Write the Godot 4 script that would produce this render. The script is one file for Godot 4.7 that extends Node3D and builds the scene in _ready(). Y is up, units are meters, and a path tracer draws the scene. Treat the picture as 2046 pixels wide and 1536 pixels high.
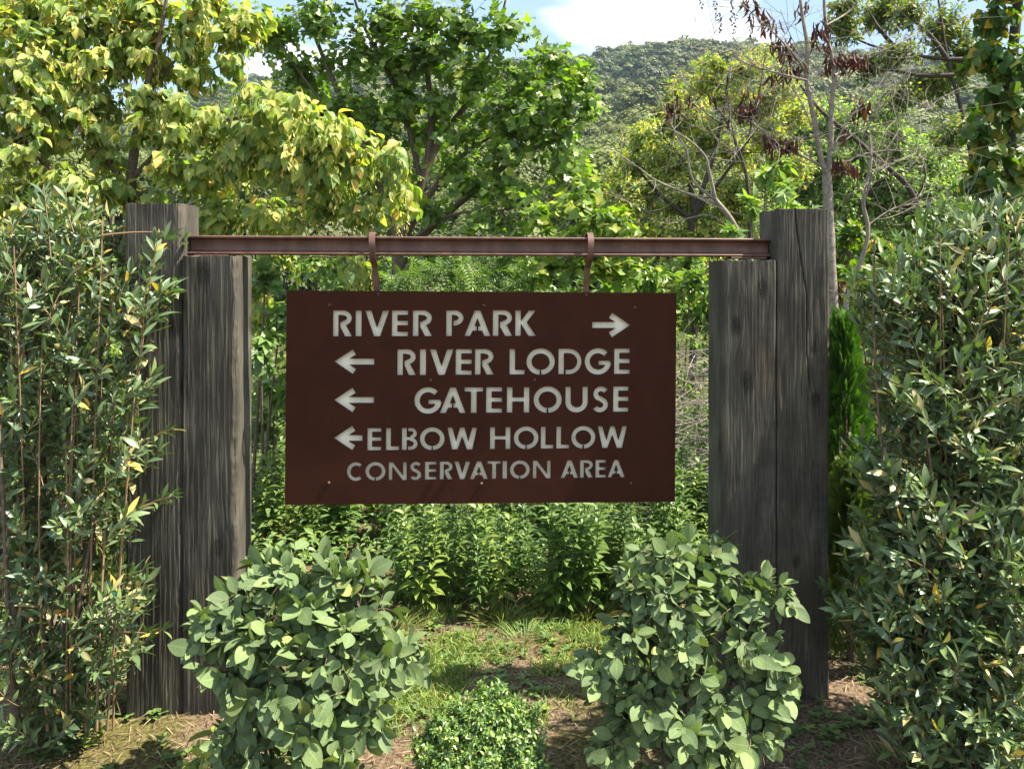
extends Node3D
# A directional sign hung from a steel beam between weathered timbers, among shrubs and trees, a wooded hill behind.
const F := 1600.0      # focal length, in pixels of the 2046 px wide photograph
const CX := 1023.0
const CY := 540.0      # the horizon
const EYE := Vector3(0, 1.62, 0)
const YAW := 0.053     # the gate is turned a little to the right
const GATE_D := 2.97
var rng := RandomNumberGenerator.new()
var taken := {}
var tex := {}
var parts_limit := 300

func _ready():
	rng.seed = 20250
	var cam := Camera3D.new()
	cam.name = "camera"
	cam.projection = Camera3D.PROJECTION_FRUSTUM
	cam.near = 0.05
	cam.far = 3000.0
	cam.size = 0.05 * 1536.0 / F
	cam.frustum_offset = Vector2(0, 0.05 * (CY - 768.0) / F)
	cam.position = EYE
	add_child(cam)
	var env := Environment.new()
	env.background_mode = Environment.BG_SKY
	env.tonemap_mode = Environment.TONE_MAPPER_LINEAR
	env.tonemap_exposure = 4.1
	env.sdfgi_enabled = true
	env.ssao_enabled = true
	env.ssil_enabled = true
	var sky := Sky.new()
	var sm := PanoramaSkyMaterial.new()
	sm.panorama = sky_picture()
	sky.sky_material = sm
	env.sky = sky
	env.background_energy_multiplier = 1.1
	env.fog_enabled = true
	env.fog_density = 0.0003
	env.fog_light_color = Color(0.66, 0.76, 0.88)
	var we := WorldEnvironment.new()
	we.name = "world"
	we.environment = env
	add_child(we)
	var sun := DirectionalLight3D.new()
	sun.name = "sun"
	sun.light_energy = 1.4
	sun.light_color = Color(1.0, 0.95, 0.86)
	sun.light_angular_distance = 0.5
	sun.shadow_enabled = true
	var el := deg_to_rad(57.0)
	var az := deg_to_rad(1.5)
	sun.look_at_from_position(Vector3(cos(el) * cos(az), sin(el), cos(el) * sin(az)) * 30.0, Vector3.ZERO)
	add_child(sun)
	materials()
	setting()
	gate()
	near_shrubs()
	trees()
	background_plants()
	ground_cover()
	small_things()

# ---------------------------------------------------------------- sky: air and cumulus, the same all round
func sky_picture() -> ImageTexture:
	var w := 2048
	var h := 1024
	var big := FastNoiseLite.new()
	big.seed = 16
	big.frequency = 0.55
	big.fractal_octaves = 5
	big.fractal_gain = 0.5
	var data := PackedFloat32Array()
	data.resize(w * h * 4)
	var k := 0
	for j in h:
		var th := (j + 0.5) / h * PI
		var y := cos(th)
		var st := sin(th)
		var up := clampf(y, 0.0, 1.0)
		var t := pow(1.0 - up, 2.6)
		var blue := Color(0.085, 0.145, 0.235).lerp(Color(0.20, 0.25, 0.29), t)
		for i in w:
			var c := blue
			if y > 0.0:
				var ph := (i + 0.5) / w * TAU - PI
				var q := 1.0 / (y + 0.16)
				var a := big.get_noise_3d(sin(ph) * st * q * 1.5 + 3.1, cos(ph) * st * q * 1.5, y * 6.0)
				var m := smoothstep(-0.03, 0.16, a)
				var lit := 0.42 + 0.12 * smoothstep(0.05, 0.4, a)
				c = blue.lerp(Color(lit * 1.01, lit, lit * 0.985), m * 0.95)
			elif y < 0.0:
				c = Color(0.06, 0.07, 0.04)
			data[k] = c.r
			data[k + 1] = c.g
			data[k + 2] = c.b
			data[k + 3] = 1.0
			k += 4
	return ImageTexture.create_from_image(Image.create_from_data(w, h, false, Image.FORMAT_RGBAF, data.to_byte_array()))

# ---------------------------------------------------------------- helpers
func at(px: float, py: float, d: float) -> Vector3:
	return Vector3((px - CX) / F * d, EYE.y + (CY - py) / F * d, -d)

func pixel_of(p: Vector3) -> Vector2:
	var d := maxf(-p.z, 0.05)
	return Vector2(CX + p.x / d * F, CY - (p.y - EYE.y) / d * F)

func numbered(called: String) -> String:
	var n: int = taken.get(called, 0)
	taken[called] = n + 1
	return called if n == 0 else "%s_%03d" % [called, n]

func thing(called: String, label: String, category: String, where := Vector3.ZERO, group := "") -> Node3D:
	var o := Node3D.new()
	o.name = numbered(called)
	add_child(o)
	o.position = where
	tag(o, label, category, group)
	return o

func tag(o: Node, label: String, category := "", group := "", kind := "") -> void:
	if label:
		o.set_meta("label", label)
	if category:
		o.set_meta("category", category)
	if group:
		o.set_meta("group", group)
	if kind:
		o.set_meta("kind", kind)

func obj(called: String, mesh: Mesh, mat: Material, parent: Node = null, kind := "") -> MeshInstance3D:
	var o := MeshInstance3D.new()
	o.mesh = mesh
	if mat:
		o.material_override = mat
	if parent == null:
		o.name = numbered(called)
		add_child(o)
	else:
		o.name = called
		if parent.has_node(NodePath(called)):
			var c: int = parent.get_meta("_n_" + called, 0) + 1
			parent.set_meta("_n_" + called, c)
			o.name = "%s_%03d" % [called, c]
		parent.add_child(o, true)
	if kind:
		o.set_meta("kind", kind)
	return o

func spread(called: String, mesh: Mesh, mat: Material, xf: Array, tint: PackedColorArray, parent: Node = null, origin := Vector3.ZERO) -> MultiMeshInstance3D:
	var mm := MultiMesh.new()
	mm.transform_format = MultiMesh.TRANSFORM_3D
	mm.use_colors = true
	mm.mesh = mesh
	mm.instance_count = xf.size()
	for i in xf.size():
		var t: Transform3D = xf[i]
		t.origin -= origin
		mm.set_instance_transform(i, t)
		mm.set_instance_color(i, tint[i])
	var o := MultiMeshInstance3D.new()
	o.multimesh = mm
	o.material_override = mat
	o.set_meta("kind", "stuff")
	if parent == null:
		o.name = numbered(called)
		add_child(o)
	else:
		o.name = called
		parent.add_child(o, true)
	return o

func rv() -> Vector3:
	return Vector3(rng.randf_range(-1, 1), rng.randf_range(-1, 1), rng.randf_range(-1, 1))

func in_ball(power := 0.4) -> Vector3:
	var v := Vector3(rng.randfn(), rng.randfn(), rng.randfn())
	return v.normalized() * pow(rng.randf(), power)

func frame(dir: Vector3, normal: Vector3, s: float) -> Basis:
	var y := dir.normalized()
	var x := y.cross(normal)
	if x.length_squared() < 1e-6:
		x = y.cross(Vector3(0.3, 0.2, 0.9))
	x = x.normalized()
	return Basis(x * s, y * s, x.cross(y) * s)

class Geo:
	var v := PackedVector3Array()
	var n := PackedVector3Array()
	var u := PackedVector2Array()
	var c := PackedColorArray()
	var i := PackedInt32Array()

	func vert(p: Vector3, nn: Vector3, uv := Vector2.ZERO) -> int:
		v.append(p)
		n.append(nn)
		u.append(uv)
		return v.size() - 1

	func tri(a: int, b: int, d: int) -> void:   # turned so that it faces the way its normals point
		var face := (v[d] - v[a]).cross(v[b] - v[a])
		i.append(a)
		if face.dot(n[a] + n[b] + n[d]) >= 0.0:
			i.append(b)
			i.append(d)
		else:
			i.append(d)
			i.append(b)

	func quad(a: int, b: int, d: int, e: int) -> void:
		tri(a, b, d)
		tri(a, d, e)

	func face(p: PackedVector3Array, nn: Vector3) -> void:   # a flat convex polygon
		var first := v.size()
		for q in p:
			vert(q, nn, Vector2(q.x + q.z, q.y))
		for k in range(1, p.size() - 1):
			tri(first, first + k, first + k + 1)

	func box(lo: Vector3, hi: Vector3, ch := 0.0) -> void:   # a box, its edges chamfered by ch
		var ax := [Vector3.RIGHT, Vector3.UP, Vector3.BACK]
		var mid := (lo + hi) * 0.5
		var half := (hi - lo) * 0.5
		for k in 3:
			var a: Vector3 = ax[k]
			var b: Vector3 = ax[(k + 1) % 3]
			var d: Vector3 = ax[(k + 2) % 3]
			for s in [-1.0, 1.0]:
				var m: Vector3 = mid + a * s * half[k]
				var hb: Vector3 = b * (half[(k + 1) % 3] - ch)
				var hd: Vector3 = d * (half[(k + 2) % 3] - ch)
				face(PackedVector3Array([m - hb - hd, m + hb - hd, m + hb + hd, m - hb + hd]), a * s)
			if ch > 0.0:
				for s in [-1.0, 1.0]:
					for t in [-1.0, 1.0]:
						var m1: Vector3 = mid + a * s * half[k] + b * t * (half[(k + 1) % 3] - ch)
						var m2: Vector3 = mid + a * s * (half[k] - ch) + b * t * half[(k + 1) % 3]
						var hd: Vector3 = d * (half[(k + 2) % 3] - ch)
						face(PackedVector3Array([m1 - hd, m1 + hd, m2 + hd, m2 - hd]), (a * s + b * t).normalized())

	func tube(pts: PackedVector3Array, r0: float, r1: float, sides := 6, wob := 0.0) -> void:
		var count := pts.size()
		if count < 2:
			return
		var t := (pts[1] - pts[0]).normalized()
		var x := t.cross(Vector3(0.13, 0.31, 0.94) if absf(t.z) < 0.9 else Vector3(0.94, 0.31, 0.13)).normalized()
		var first := v.size()
		var along := 0.0
		for k in count:
			if k > 0:
				along += pts[k].distance_to(pts[k - 1])
			t = (pts[mini(k + 1, count - 1)] - pts[maxi(k - 1, 0)]).normalized()
			x = (x - t * x.dot(t)).normalized()
			var y := t.cross(x)
			var r := lerpf(r0, r1, float(k) / (count - 1))
			for s in sides + 1:
				var a := TAU * (s % sides) / sides
				var d := x * cos(a) + y * sin(a)
				vert(pts[k] + d * r * (1.0 + wob * sin(a * 3.0 + k * 1.7)), d, Vector2(float(s) / sides, along))
		for k in count - 1:
			for s in sides:
				var a := first + k * (sides + 1) + s
				quad(a, a + 1, a + sides + 2, a + sides + 1)
		if r1 > 0.002:
			var e := vert(pts[count - 1] + t * r1 * 0.3, t)
			for s in sides:
				var b := first + (count - 1) * (sides + 1) + s
				tri(b, b + 1, e)

	func smooth() -> void:
		n.fill(Vector3.ZERO)
		for k in range(0, i.size(), 3):
			var f := (v[i[k + 2]] - v[i[k]]).cross(v[i[k + 1]] - v[i[k]])
			for e in 3:
				n[i[k + e]] += f
		for k in n.size():
			n[k] = n[k].normalized()

	func mesh() -> ArrayMesh:
		var arr := []
		arr.resize(Mesh.ARRAY_MAX)
		arr[Mesh.ARRAY_VERTEX] = v
		arr[Mesh.ARRAY_NORMAL] = n
		arr[Mesh.ARRAY_TEX_UV] = u
		if c.size() == v.size():
			arr[Mesh.ARRAY_COLOR] = c
		arr[Mesh.ARRAY_INDEX] = i
		var m := ArrayMesh.new()
		m.add_surface_from_arrays(Mesh.PRIMITIVE_TRIANGLES, arr)
		return m

func bend(a: Vector3, b: Vector3, lift: Vector3, count := 6) -> PackedVector3Array:
	var out := PackedVector3Array()
	var m := (a + b) * 0.5 + lift
	for k in count + 1:
		var t := float(k) / count
		out.append(a.lerp(m, t).lerp(m.lerp(b, t), t))
	return out

func smooth_line(pts: PackedVector3Array, per := 4) -> PackedVector3Array:
	var out := PackedVector3Array()
	for k in pts.size() - 1:
		var p0 := pts[maxi(k - 1, 0)]
		var p3 := pts[mini(k + 2, pts.size() - 1)]
		for s in per:
			out.append(pts[k].cubic_interpolate(pts[k + 1], p0, p3, float(s) / per))
	out.append(pts[pts.size() - 1])
	return out

# a leaf: base at the origin, growing along +y, its upper face to +z, one unit long
func leaf_mesh(wide: float, widest: float, fold: float, curl: float, segs := 5, wave := 0.0, tip := 1.0) -> ArrayMesh:
	var g := Geo.new()
	for s in segs + 1:
		var t := float(s) / segs
		var w := wide * 0.5 * pow(sin(PI * pow(t, widest)), tip) if s > 0 and s < segs else wide * 0.02
		var z := -curl * t * t
		var y := t * (1.0 - 0.25 * absf(curl) * t)
		for k in [-1.0, 0.0, 1.0]:
			g.vert(Vector3(k * w, y, z + absf(k) * (fold * w + wave * sin(t * 11.0 + k))), Vector3.BACK, Vector2(0.5 + 0.5 * k, t))
	for s in segs:
		for k in 2:
			var a := s * 3 + k
			g.quad(a, a + 1, a + 4, a + 3)
	g.smooth()
	return g.mesh()

func lobed_mesh(fold: float) -> ArrayMesh:   # a tulip-tree leaf: four pointed lobes and a flat notched tip
	var g := Geo.new()
	var side := [Vector2(0.05, 0.12), Vector2(0.34, 0.06), Vector2(0.52, 0.28), Vector2(0.33, 0.46), Vector2(0.44, 0.86), Vector2(0.2, 0.86), Vector2(0.0, 0.78)]
	var base := g.vert(Vector3(0, 0.02, 0), Vector3.BACK, Vector2(0.5, 0))
	var mid := g.vert(Vector3(0, 0.42, 0), Vector3.BACK, Vector2(0.5, 0.5))
	for s in [-1.0, 1.0]:
		var last := base
		for p in side:
			var b := g.vert(Vector3(p.x * s, p.y, fold * p.x - 0.12 * p.y * p.y), Vector3.BACK, Vector2(0.5 + p.x * s, p.y))
			g.tri(mid, last, b)
			last = b
	g.smooth()
	return g.mesh()

func palmate_mesh(count: int, wide: float) -> ArrayMesh:   # leaflets spread from one point
	var g := Geo.new()
	for k in count:
		var a := (float(k) / (count - 1) - 0.5) * 3.3
		var d := Vector3(sin(a), cos(a), -0.15)
		add_leaflet(g, Vector3.ZERO, d, Vector3(0, 0, 1), 0.62 + 0.3 * cos(a), wide)
	return g.mesh()

func pinnate_mesh(pairs: int, length: float, wide: float) -> ArrayMesh:   # leaflets in two rows along a stalk
	var g := Geo.new()
	for k in pairs:
		var t := (k + 0.6) / pairs
		var c := Vector3(0, t, -0.25 * t * t)
		for s in [-1.0, 1.0]:
			add_leaflet(g, c, Vector3(s, 0.45, -0.12), Vector3(0, 0, 1), length * (1.0 - 0.45 * t), wide)
	add_leaflet(g, Vector3(0, 1, -0.25), Vector3(0, 1, -0.4), Vector3(0, 0, 1), length * 0.7, wide)
	return g.mesh()

func add_leaflet(g: Geo, c: Vector3, d: Vector3, up: Vector3, length: float, wide: float) -> void:
	var y := d.normalized()
	var x := y.cross(up).normalized()
	var z := x.cross(y)
	var a := g.vert(c, z, Vector2(0.5, 0))
	var b := g.vert(c + y * length * 0.45 - x * wide * length * 0.5 + z * 0.06 * length, (z + x * 0.35).normalized(), Vector2(0, 0.5))
	var e := g.vert(c + y * length * 0.45 + x * wide * length * 0.5 + z * 0.06 * length, (z - x * 0.35).normalized(), Vector2(1, 0.5))
	var f := g.vert(c + y * length - z * 0.12 * length, z, Vector2(0.5, 1))
	var m := g.vert(c + y * length * 0.5, z, Vector2(0.5, 0.5))
	g.tri(a, b, m)
	g.tri(a, m, e)
	g.tri(b, f, m)
	g.tri(m, f, e)

# ---------------------------------------------------------------- materials
var mat := {}
var leaf_tex: ImageTexture
var vein_tex: ImageTexture
var bark_tex: ImageTexture

func srgb(c: Color) -> Color:
	return c.linear_to_srgb()

func picture(w: int, h: int, data: PackedByteArray) -> ImageTexture:
	return ImageTexture.create_from_image(Image.create_from_data(w, h, false, Image.FORMAT_RGB8, data))

func leaf_picture(veins: int, slope: float, deep: float, rib: float) -> ImageTexture:
	var w := 64
	var h := 128
	var spot := FastNoiseLite.new()
	spot.seed = 5
	spot.frequency = 0.06
	var data := PackedByteArray()
	data.resize(w * h * 3)
	for j in h:
		for i in w:
			var x := absf((i + 0.5) / w - 0.5) * 2.0
			var y := (j + 0.5) / h
			var line := absf(fposmod((y - x * slope) * veins, 1.0) - 0.5) * 2.0
			var val := 0.86 - deep * smoothstep(0.75, 1.0, line) + 0.06 * spot.get_noise_2d(i, j)
			var mid := 1.0 - smoothstep(0.03, 0.09, x)
			val = lerpf(val, val + rib, mid)
			var k := (j * w + i) * 3
			data[k] = int(clampf(val + mid * rib * 0.3, 0, 1) * 255)
			data[k + 1] = int(clampf(val, 0, 1) * 255)
			data[k + 2] = int(clampf(val - mid * 0.02, 0, 1) * 255)
	return picture(w, h, data)

func leafy(given: Array, rough: float, through: float, warm := Color(0.85, 1.0, 0.25), picture_ := 0, relief := 0.0, shine := 0.5) -> Dictionary:
	var out := {"tints": [], "each": []}
	var colors := []
	for c in given:
		colors.append(Color(c.r, c.g, c.b) * (1.0 + 0.45 * through))
	for k in colors.size() + 1:
		var m := StandardMaterial3D.new()
		m.albedo_texture = vein_tex if picture_ == 1 else leaf_tex
		m.roughness = rough
		m.metallic_specular = shine
		m.vertex_color_use_as_albedo = true
		if relief > 0.0:
			m.heightmap_enabled = true
			m.heightmap_texture = m.albedo_texture
			m.heightmap_scale = relief
		m.backlight_enabled = true
		m.backlight = srgb(Color(warm.r * through, warm.g * through, warm.b * through))
		if k < colors.size():
			m.albedo_color = srgb(colors[k])
			out.tints.append(colors[k])
			out.each.append(m)
		else:
			out["all"] = m
	return out

func plain(c: Color, rough := 0.8, metal := 0.0) -> StandardMaterial3D:
	var m := StandardMaterial3D.new()
	m.albedo_color = srgb(c)
	m.roughness = rough
	m.metallic = metal
	return m

func mottled(a: Color, b: Color, scale: float, rough: float, relief: float, seed_: int, stretch := 1.0) -> StandardMaterial3D:
	var nz := FastNoiseLite.new()
	nz.seed = seed_
	nz.frequency = 0.025
	nz.fractal_octaves = 5
	var data := PackedByteArray()
	var w := 256
	data.resize(w * w * 3)
	for j in w:
		for i in w:   # wrapped round so that it repeats without a seam
			var p := Vector2(i, j) / w * TAU
			var q := nz.get_noise_3d(cos(p.x) * 40.0 + cos(p.y) * 13.0 * stretch, sin(p.x) * 40.0 + 90.0, cos(p.y) * 40.0 * stretch + sin(p.y) * 27.0)
			var t := clampf(0.5 + q * 0.95 + 0.16 * sin(i * 12.9898 + j * 78.233 + 40.0 * sin(i * 0.7 + j * 1.3)), 0, 1)
			var c := srgb(a.lerp(b, t))
			var k := (j * w + i) * 3
			data[k] = int(c.r * 255)
			data[k + 1] = int(c.g * 255)
			data[k + 2] = int(c.b * 255)
	var m := StandardMaterial3D.new()
	m.albedo_texture = picture(w, w, data)
	m.uv1_triplanar = true
	m.uv1_scale = Vector3(scale, scale, scale)
	m.roughness = rough
	if relief > 0.0:
		m.heightmap_enabled = true
		m.heightmap_texture = m.albedo_texture
		m.heightmap_scale = relief
	return m

# weathered timber: grain along the length, knots with the grain bent round them, lichen-grey patches
const KNOTS := [Vector3(0.082, 1.61, 1.0), Vector3(0.150, 0.61, 0.7), Vector3(0.575, 1.55, 0.75), Vector3(0.450, 1.41, 0.8), Vector3(0.504, 1.20, 0.9), Vector3(0.82, 1.325, 0.5), Vector3(0.825, 1.13, 0.65), Vector3(0.73, 0.52, 0.55), Vector3(0.33, 0.95, 0.5), Vector3(0.96, 1.5, 0.5)]   # place along the width and the height, size
func timber_material() -> StandardMaterial3D:
	var w := 1024
	var h := 1024
	var g1 := FastNoiseLite.new()
	g1.seed = 3
	g1.frequency = 1.0
	g1.fractal_octaves = 3
	var g2 := FastNoiseLite.new()
	g2.seed = 8
	g2.frequency = 1.0
	g2.fractal_octaves = 4
	var col := PackedByteArray()
	var hgt := PackedByteArray()
	col.resize(w * h * 3)
	hgt.resize(w * h * 3)
	for j in h:
		var y := (1.0 - (j + 0.5) / h) * 2.05
		var saw := 0.5 + 0.5 * sin(y * 138.0 + 2.0 * sin(y * 9.0))
		saw = saw * saw
		for i in w:
			var x := (i + 0.5) / w
			var gx := x + 0.010 * g2.get_noise_2d(x * 3.0, y * 1.6 + 40.0)
			var dark := 0.0
			for kn in KNOTS:
				var dx: float = (x - kn.x) * 0.8
				var dy: float = y - kn.y
				if absf(dy) < 0.3 and absf(dx) < 0.13:
					var r2 := dx * dx / 0.0024 + dy * dy / 0.016
					gx -= dx * 0.85 * exp(-r2)
					var k2: float = (dx * dx / 0.00030 + dy * dy / 0.0011 + 0.5 * g1.get_noise_2d(x * 30.0, y * 24.0)) / (kn.z * kn.z)
					if k2 < 4.0:
						dark = maxf(dark, (1.0 - smoothstep(0.3, 4.0, k2)) * (0.68 + 0.32 * sin(k2 * 8.0 + g1.get_noise_2d(x * 90.0, y * 60.0) * 3.0)))
			var a := g1.get_noise_2d(gx * 95.0, y * 0.9)
			var b := g1.get_noise_2d(gx * 360.0 + 50.0, y * 4.0)
			var lines := 0.5 + 0.5 * sin(gx * 620.0 + g2.get_noise_2d(gx * 12.0, y * 0.8) * 26.0)
			var patch := clampf(0.42 + 1.1 * g2.get_noise_2d(x * 7.0, y * 3.2), 0.0, 1.0)
			var grain := clampf(0.50 + 0.14 * a + 0.26 * b + 0.34 * (lines - 0.5), 0.0, 1.0)
			var col_here := fposmod(x, 0.25)
			var bar := saw * smoothstep(0.04, 0.08, col_here) * (1.0 - smoothstep(0.12, 0.16, col_here)) * smoothstep(0.38, 0.42, x) * clampf(0.5 + 1.5 * g2.get_noise_2d(x * 20.0, y * 4.0 + 70.0), 0.0, 1.0)
			var t := clampf(grain * (0.42 + 0.75 * patch) + bar * 0.10, 0.0, 1.0)
			var c := Color(0.033, 0.0305, 0.0255).lerp(Color(0.182, 0.172, 0.140), t * t * 0.35 + 0.45 * t)
			c = c.lerp(Color(0.16, 0.115, 0.06), 0.35 * smoothstep(0.30, 0.55, g2.get_noise_2d(x * 5.0 + 9.0, y * 2.0)) * t)
			var crack := 1.0 - smoothstep(0.0, 0.035, absf(g1.get_noise_2d(gx * 60.0 + 200.0, y * 0.5) - 0.05))
			crack *= smoothstep(0.05, 0.25, g2.get_noise_2d(x * 16.0, y * 1.5 + 9.0))
			c = c.lerp(Color(0.006, 0.006, 0.005), clampf(dark * 0.9 + crack * 0.75, 0.0, 0.97))
			c = srgb(c)
			var k := (j * w + i) * 3
			col[k] = int(c.r * 255)
			col[k + 1] = int(c.g * 255)
			col[k + 2] = int(c.b * 255)
			var q := int(clampf(0.25 + grain * 0.6 - dark * 0.3 - crack * 0.6 + bar * 0.1, 0.0, 1.0) * 255)
			hgt[k] = q
			hgt[k + 1] = q
			hgt[k + 2] = q
	var m := StandardMaterial3D.new()
	m.albedo_texture = picture(w, h, col)
	m.heightmap_enabled = true
	m.heightmap_texture = picture(w, h, hgt)
	m.heightmap_scale = 0.16
	m.roughness = 0.82
	m.metallic_specular = 0.35
	return m

func ground_material() -> StandardMaterial3D:
	var w := 512
	var n1 := FastNoiseLite.new()
	n1.seed = 21
	n1.frequency = 1.0
	n1.fractal_octaves = 5
	var data := PackedByteArray()
	data.resize(w * w * 3)
	for j in w:
		for i in w:
			var p := Vector2(i, j) / w
			var e := Vector2(absf(p.x - 0.5), absf(p.y - 0.5)) * 2.0   # mirrored, so that it repeats
			var a := n1.get_noise_2d(e.x * 30.0, e.y * 30.0)
			var b := n1.get_noise_2d(e.x * 90.0 + 7.0, e.y * 40.0)
			var c := Color(0.046, 0.034, 0.025).lerp(Color(0.19, 0.142, 0.097), clampf(0.45 + a * 0.8 + b * 0.5, 0, 1))
			c = srgb(c)
			var k := (j * w + i) * 3
			data[k] = int(c.r * 255)
			data[k + 1] = int(c.g * 255)
			data[k + 2] = int(c.b * 255)
	var m := StandardMaterial3D.new()
	m.albedo_texture = picture(w, w, data)
	m.heightmap_enabled = true
	m.heightmap_texture = m.albedo_texture
	m.heightmap_scale = 1.2
	m.roughness = 0.95
	m.metallic_specular = 0.2
	m.vertex_color_use_as_albedo = true
	return m

func materials() -> void:
	leaf_tex = leaf_picture(7, 0.16, 0.05, 0.10)
	vein_tex = leaf_picture(9, 0.14, 0.14, 0.14)
	mat.timber = timber_material()
	mat.ground = ground_material()
	mat.rust = mottled(Color(0.038, 0.0128, 0.0076), Color(0.050, 0.0160, 0.0092), 1.3, 0.75, 0.02, 31)
	mat.rust.metallic_specular = 0.22
	mat.rust_beam = mottled(Color(0.060, 0.027, 0.020), Color(0.135, 0.066, 0.048), 2.6, 0.5, 0.03, 33)
	mat.backing = mottled(Color(0.68, 0.67, 0.55), Color(0.80, 0.785, 0.67), 3.0, 0.55, 0.0, 35)
	mat.bolt = plain(Color(0.085, 0.045, 0.032), 0.45, 0.2)
	mat.shim = plain(Color(0.12, 0.055, 0.042), 0.6)
	mat.bark_grey = mottled(Color(0.11, 0.096, 0.078), Color(0.27, 0.24, 0.20), 7.0, 0.85, 0.25, 41)
	mat.bark_brown = mottled(Color(0.055, 0.04, 0.028), Color(0.16, 0.12, 0.085), 9.0, 0.85, 0.25, 42)
	mat.bark_dark = mottled(Color(0.018, 0.014, 0.011), Color(0.07, 0.055, 0.042), 9.0, 0.85, 0.25, 43)
	mat.twig_tan = plain(Color(0.22, 0.14, 0.075), 0.7)
	mat.twig_grey = plain(Color(0.24, 0.21, 0.18), 0.8)
	mat.stem_green = plain(Color(0.09, 0.14, 0.04), 0.7)
	mat.teal = plain(Color(0.03, 0.16, 0.18), 0.35)
	mat.white = plain(Color(0.36, 0.36, 0.33), 0.6)
	mat.viburnum = leafy([Color(0.118, 0.193, 0.080), Color(0.155, 0.242, 0.096), Color(0.200, 0.278, 0.109), Color(0.097, 0.162, 0.086), Color(0.413, 0.364, 0.164), Color(0.919, 0.629, 0.134)], 0.40, 0.45, Color(0.8, 1.0, 0.25), 1, 0.06, 0.55)
	mat.broad = leafy([Color(0.147, 0.217, 0.100), Color(0.176, 0.256, 0.108), Color(0.209, 0.290, 0.117), Color(0.125, 0.185, 0.089), Color(0.268, 0.321, 0.100), Color(0.404, 0.402, 0.107)], 0.6, 0.5, Color(0.85, 1.0, 0.30), 0, 0.08, 0.3)
	mat.elder = leafy([Color(0.342, 0.418, 0.130), Color(0.452, 0.492, 0.146), Color(0.260, 0.362, 0.130), Color(0.585, 0.538, 0.159), Color(0.203, 0.308, 0.130), Color(0.846, 0.557, 0.203)], 0.5, 1.1, Color(0.82, 1.0, 0.25), 1, 0.06, 0.4)
	mat.tulip = leafy([Color(0.143, 0.237, 0.050), Color(0.192, 0.299, 0.055), Color(0.115, 0.196, 0.050), Color(0.245, 0.351, 0.060), Color(0.386, 0.434, 0.066)], 0.42, 1.0, Color(0.75, 1.0, 0.15), 0, 0.0, 0.5)
	mat.golden = leafy([Color(0.268, 0.369, 0.089), Color(0.379, 0.456, 0.100), Color(0.201, 0.312, 0.089), Color(0.670, 0.603, 0.111), Color(0.804, 0.557, 0.134)], 0.5, 1.0, Color(0.95, 1.0, 0.2))
	mat.pale = leafy([Color(0.198, 0.327, 0.089), Color(0.277, 0.406, 0.109), Color(0.158, 0.267, 0.089), Color(0.356, 0.475, 0.139)], 0.5, 1.0, Color(0.9, 1.0, 0.25))
	mat.locust = leafy([Color(0.090, 0.150, 0.045), Color(0.128, 0.195, 0.048), Color(0.195, 0.225, 0.053), Color(0.330, 0.300, 0.060)], 0.5, 1.0, Color(0.9, 1.0, 0.2))
	mat.vine = leafy([Color(0.055, 0.132, 0.028), Color(0.077, 0.165, 0.033), Color(0.110, 0.198, 0.033), Color(0.374, 0.297, 0.033), Color(0.220, 0.242, 0.033)], 0.45, 1.1, Color(0.95, 1.0, 0.1))
	mat.forb = leafy([Color(0.127, 0.219, 0.064), Color(0.166, 0.266, 0.075), Color(0.107, 0.185, 0.059), Color(0.235, 0.323, 0.075)], 0.45, 0.8, Color(0.8, 1.0, 0.2))
	mat.boxwood = leafy([Color(0.123, 0.234, 0.063), Color(0.189, 0.313, 0.077), Color(0.290, 0.405, 0.092), Color(0.089, 0.173, 0.063)], 0.35, 0.5, Color(0.85, 1.0, 0.2), 0, 0.0, 0.55)
	mat.thuja = leafy([Color(0.072, 0.176, 0.033), Color(0.117, 0.260, 0.039), Color(0.169, 0.338, 0.052)], 0.6, 0.6, Color(0.8, 1.0, 0.15))
	mat.thuja_gold = leafy([Color(0.096, 0.172, 0.040), Color(0.136, 0.218, 0.050), Color(0.192, 0.253, 0.060)], 0.6, 0.6, Color(0.9, 1.0, 0.2))
	mat.forest = leafy([Color(0.085, 0.130, 0.021), Color(0.110, 0.156, 0.021), Color(0.068, 0.106, 0.021), Color(0.148, 0.178, 0.024), Color(0.099, 0.132, 0.025)], 0.7, 0.35, Color(0.8, 1.0, 0.25))
	mat.dead = leafy([Color(0.085, 0.030, 0.016), Color(0.13, 0.045, 0.022), Color(0.055, 0.022, 0.014), Color(0.18, 0.075, 0.04)], 0.7, 0.35, Color(1.0, 0.45, 0.15))
	mat.samara = leafy([Color(0.432, 0.432, 0.120), Color(0.504, 0.456, 0.144), Color(0.336, 0.372, 0.096)], 0.6, 0.6, Color(1.0, 1.0, 0.3))
	mat.straw = leafy([Color(0.311, 0.230, 0.149), Color(0.203, 0.135, 0.086), Color(0.446, 0.351, 0.243), Color(0.115, 0.077, 0.054), Color(0.257, 0.169, 0.108)], 0.8, 0.15, Color(1.0, 0.85, 0.5))
	mat.grass = leafy([Color(0.165, 0.274, 0.056), Color(0.235, 0.337, 0.068), Color(0.118, 0.225, 0.052), Color(0.353, 0.362, 0.102), Color(0.447, 0.387, 0.158)], 0.55, 0.6, Color(0.9, 1.0, 0.25))
	mat.petal = plain(Color(0.20, 0.17, 0.36), 0.6)

# ---------------------------------------------------------------- the gate: timbers, beam, sign
func gate_basis() -> Transform3D:
	return Transform3D(Basis(Vector3.UP, YAW), Vector3(0, 0, -GATE_D))

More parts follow.
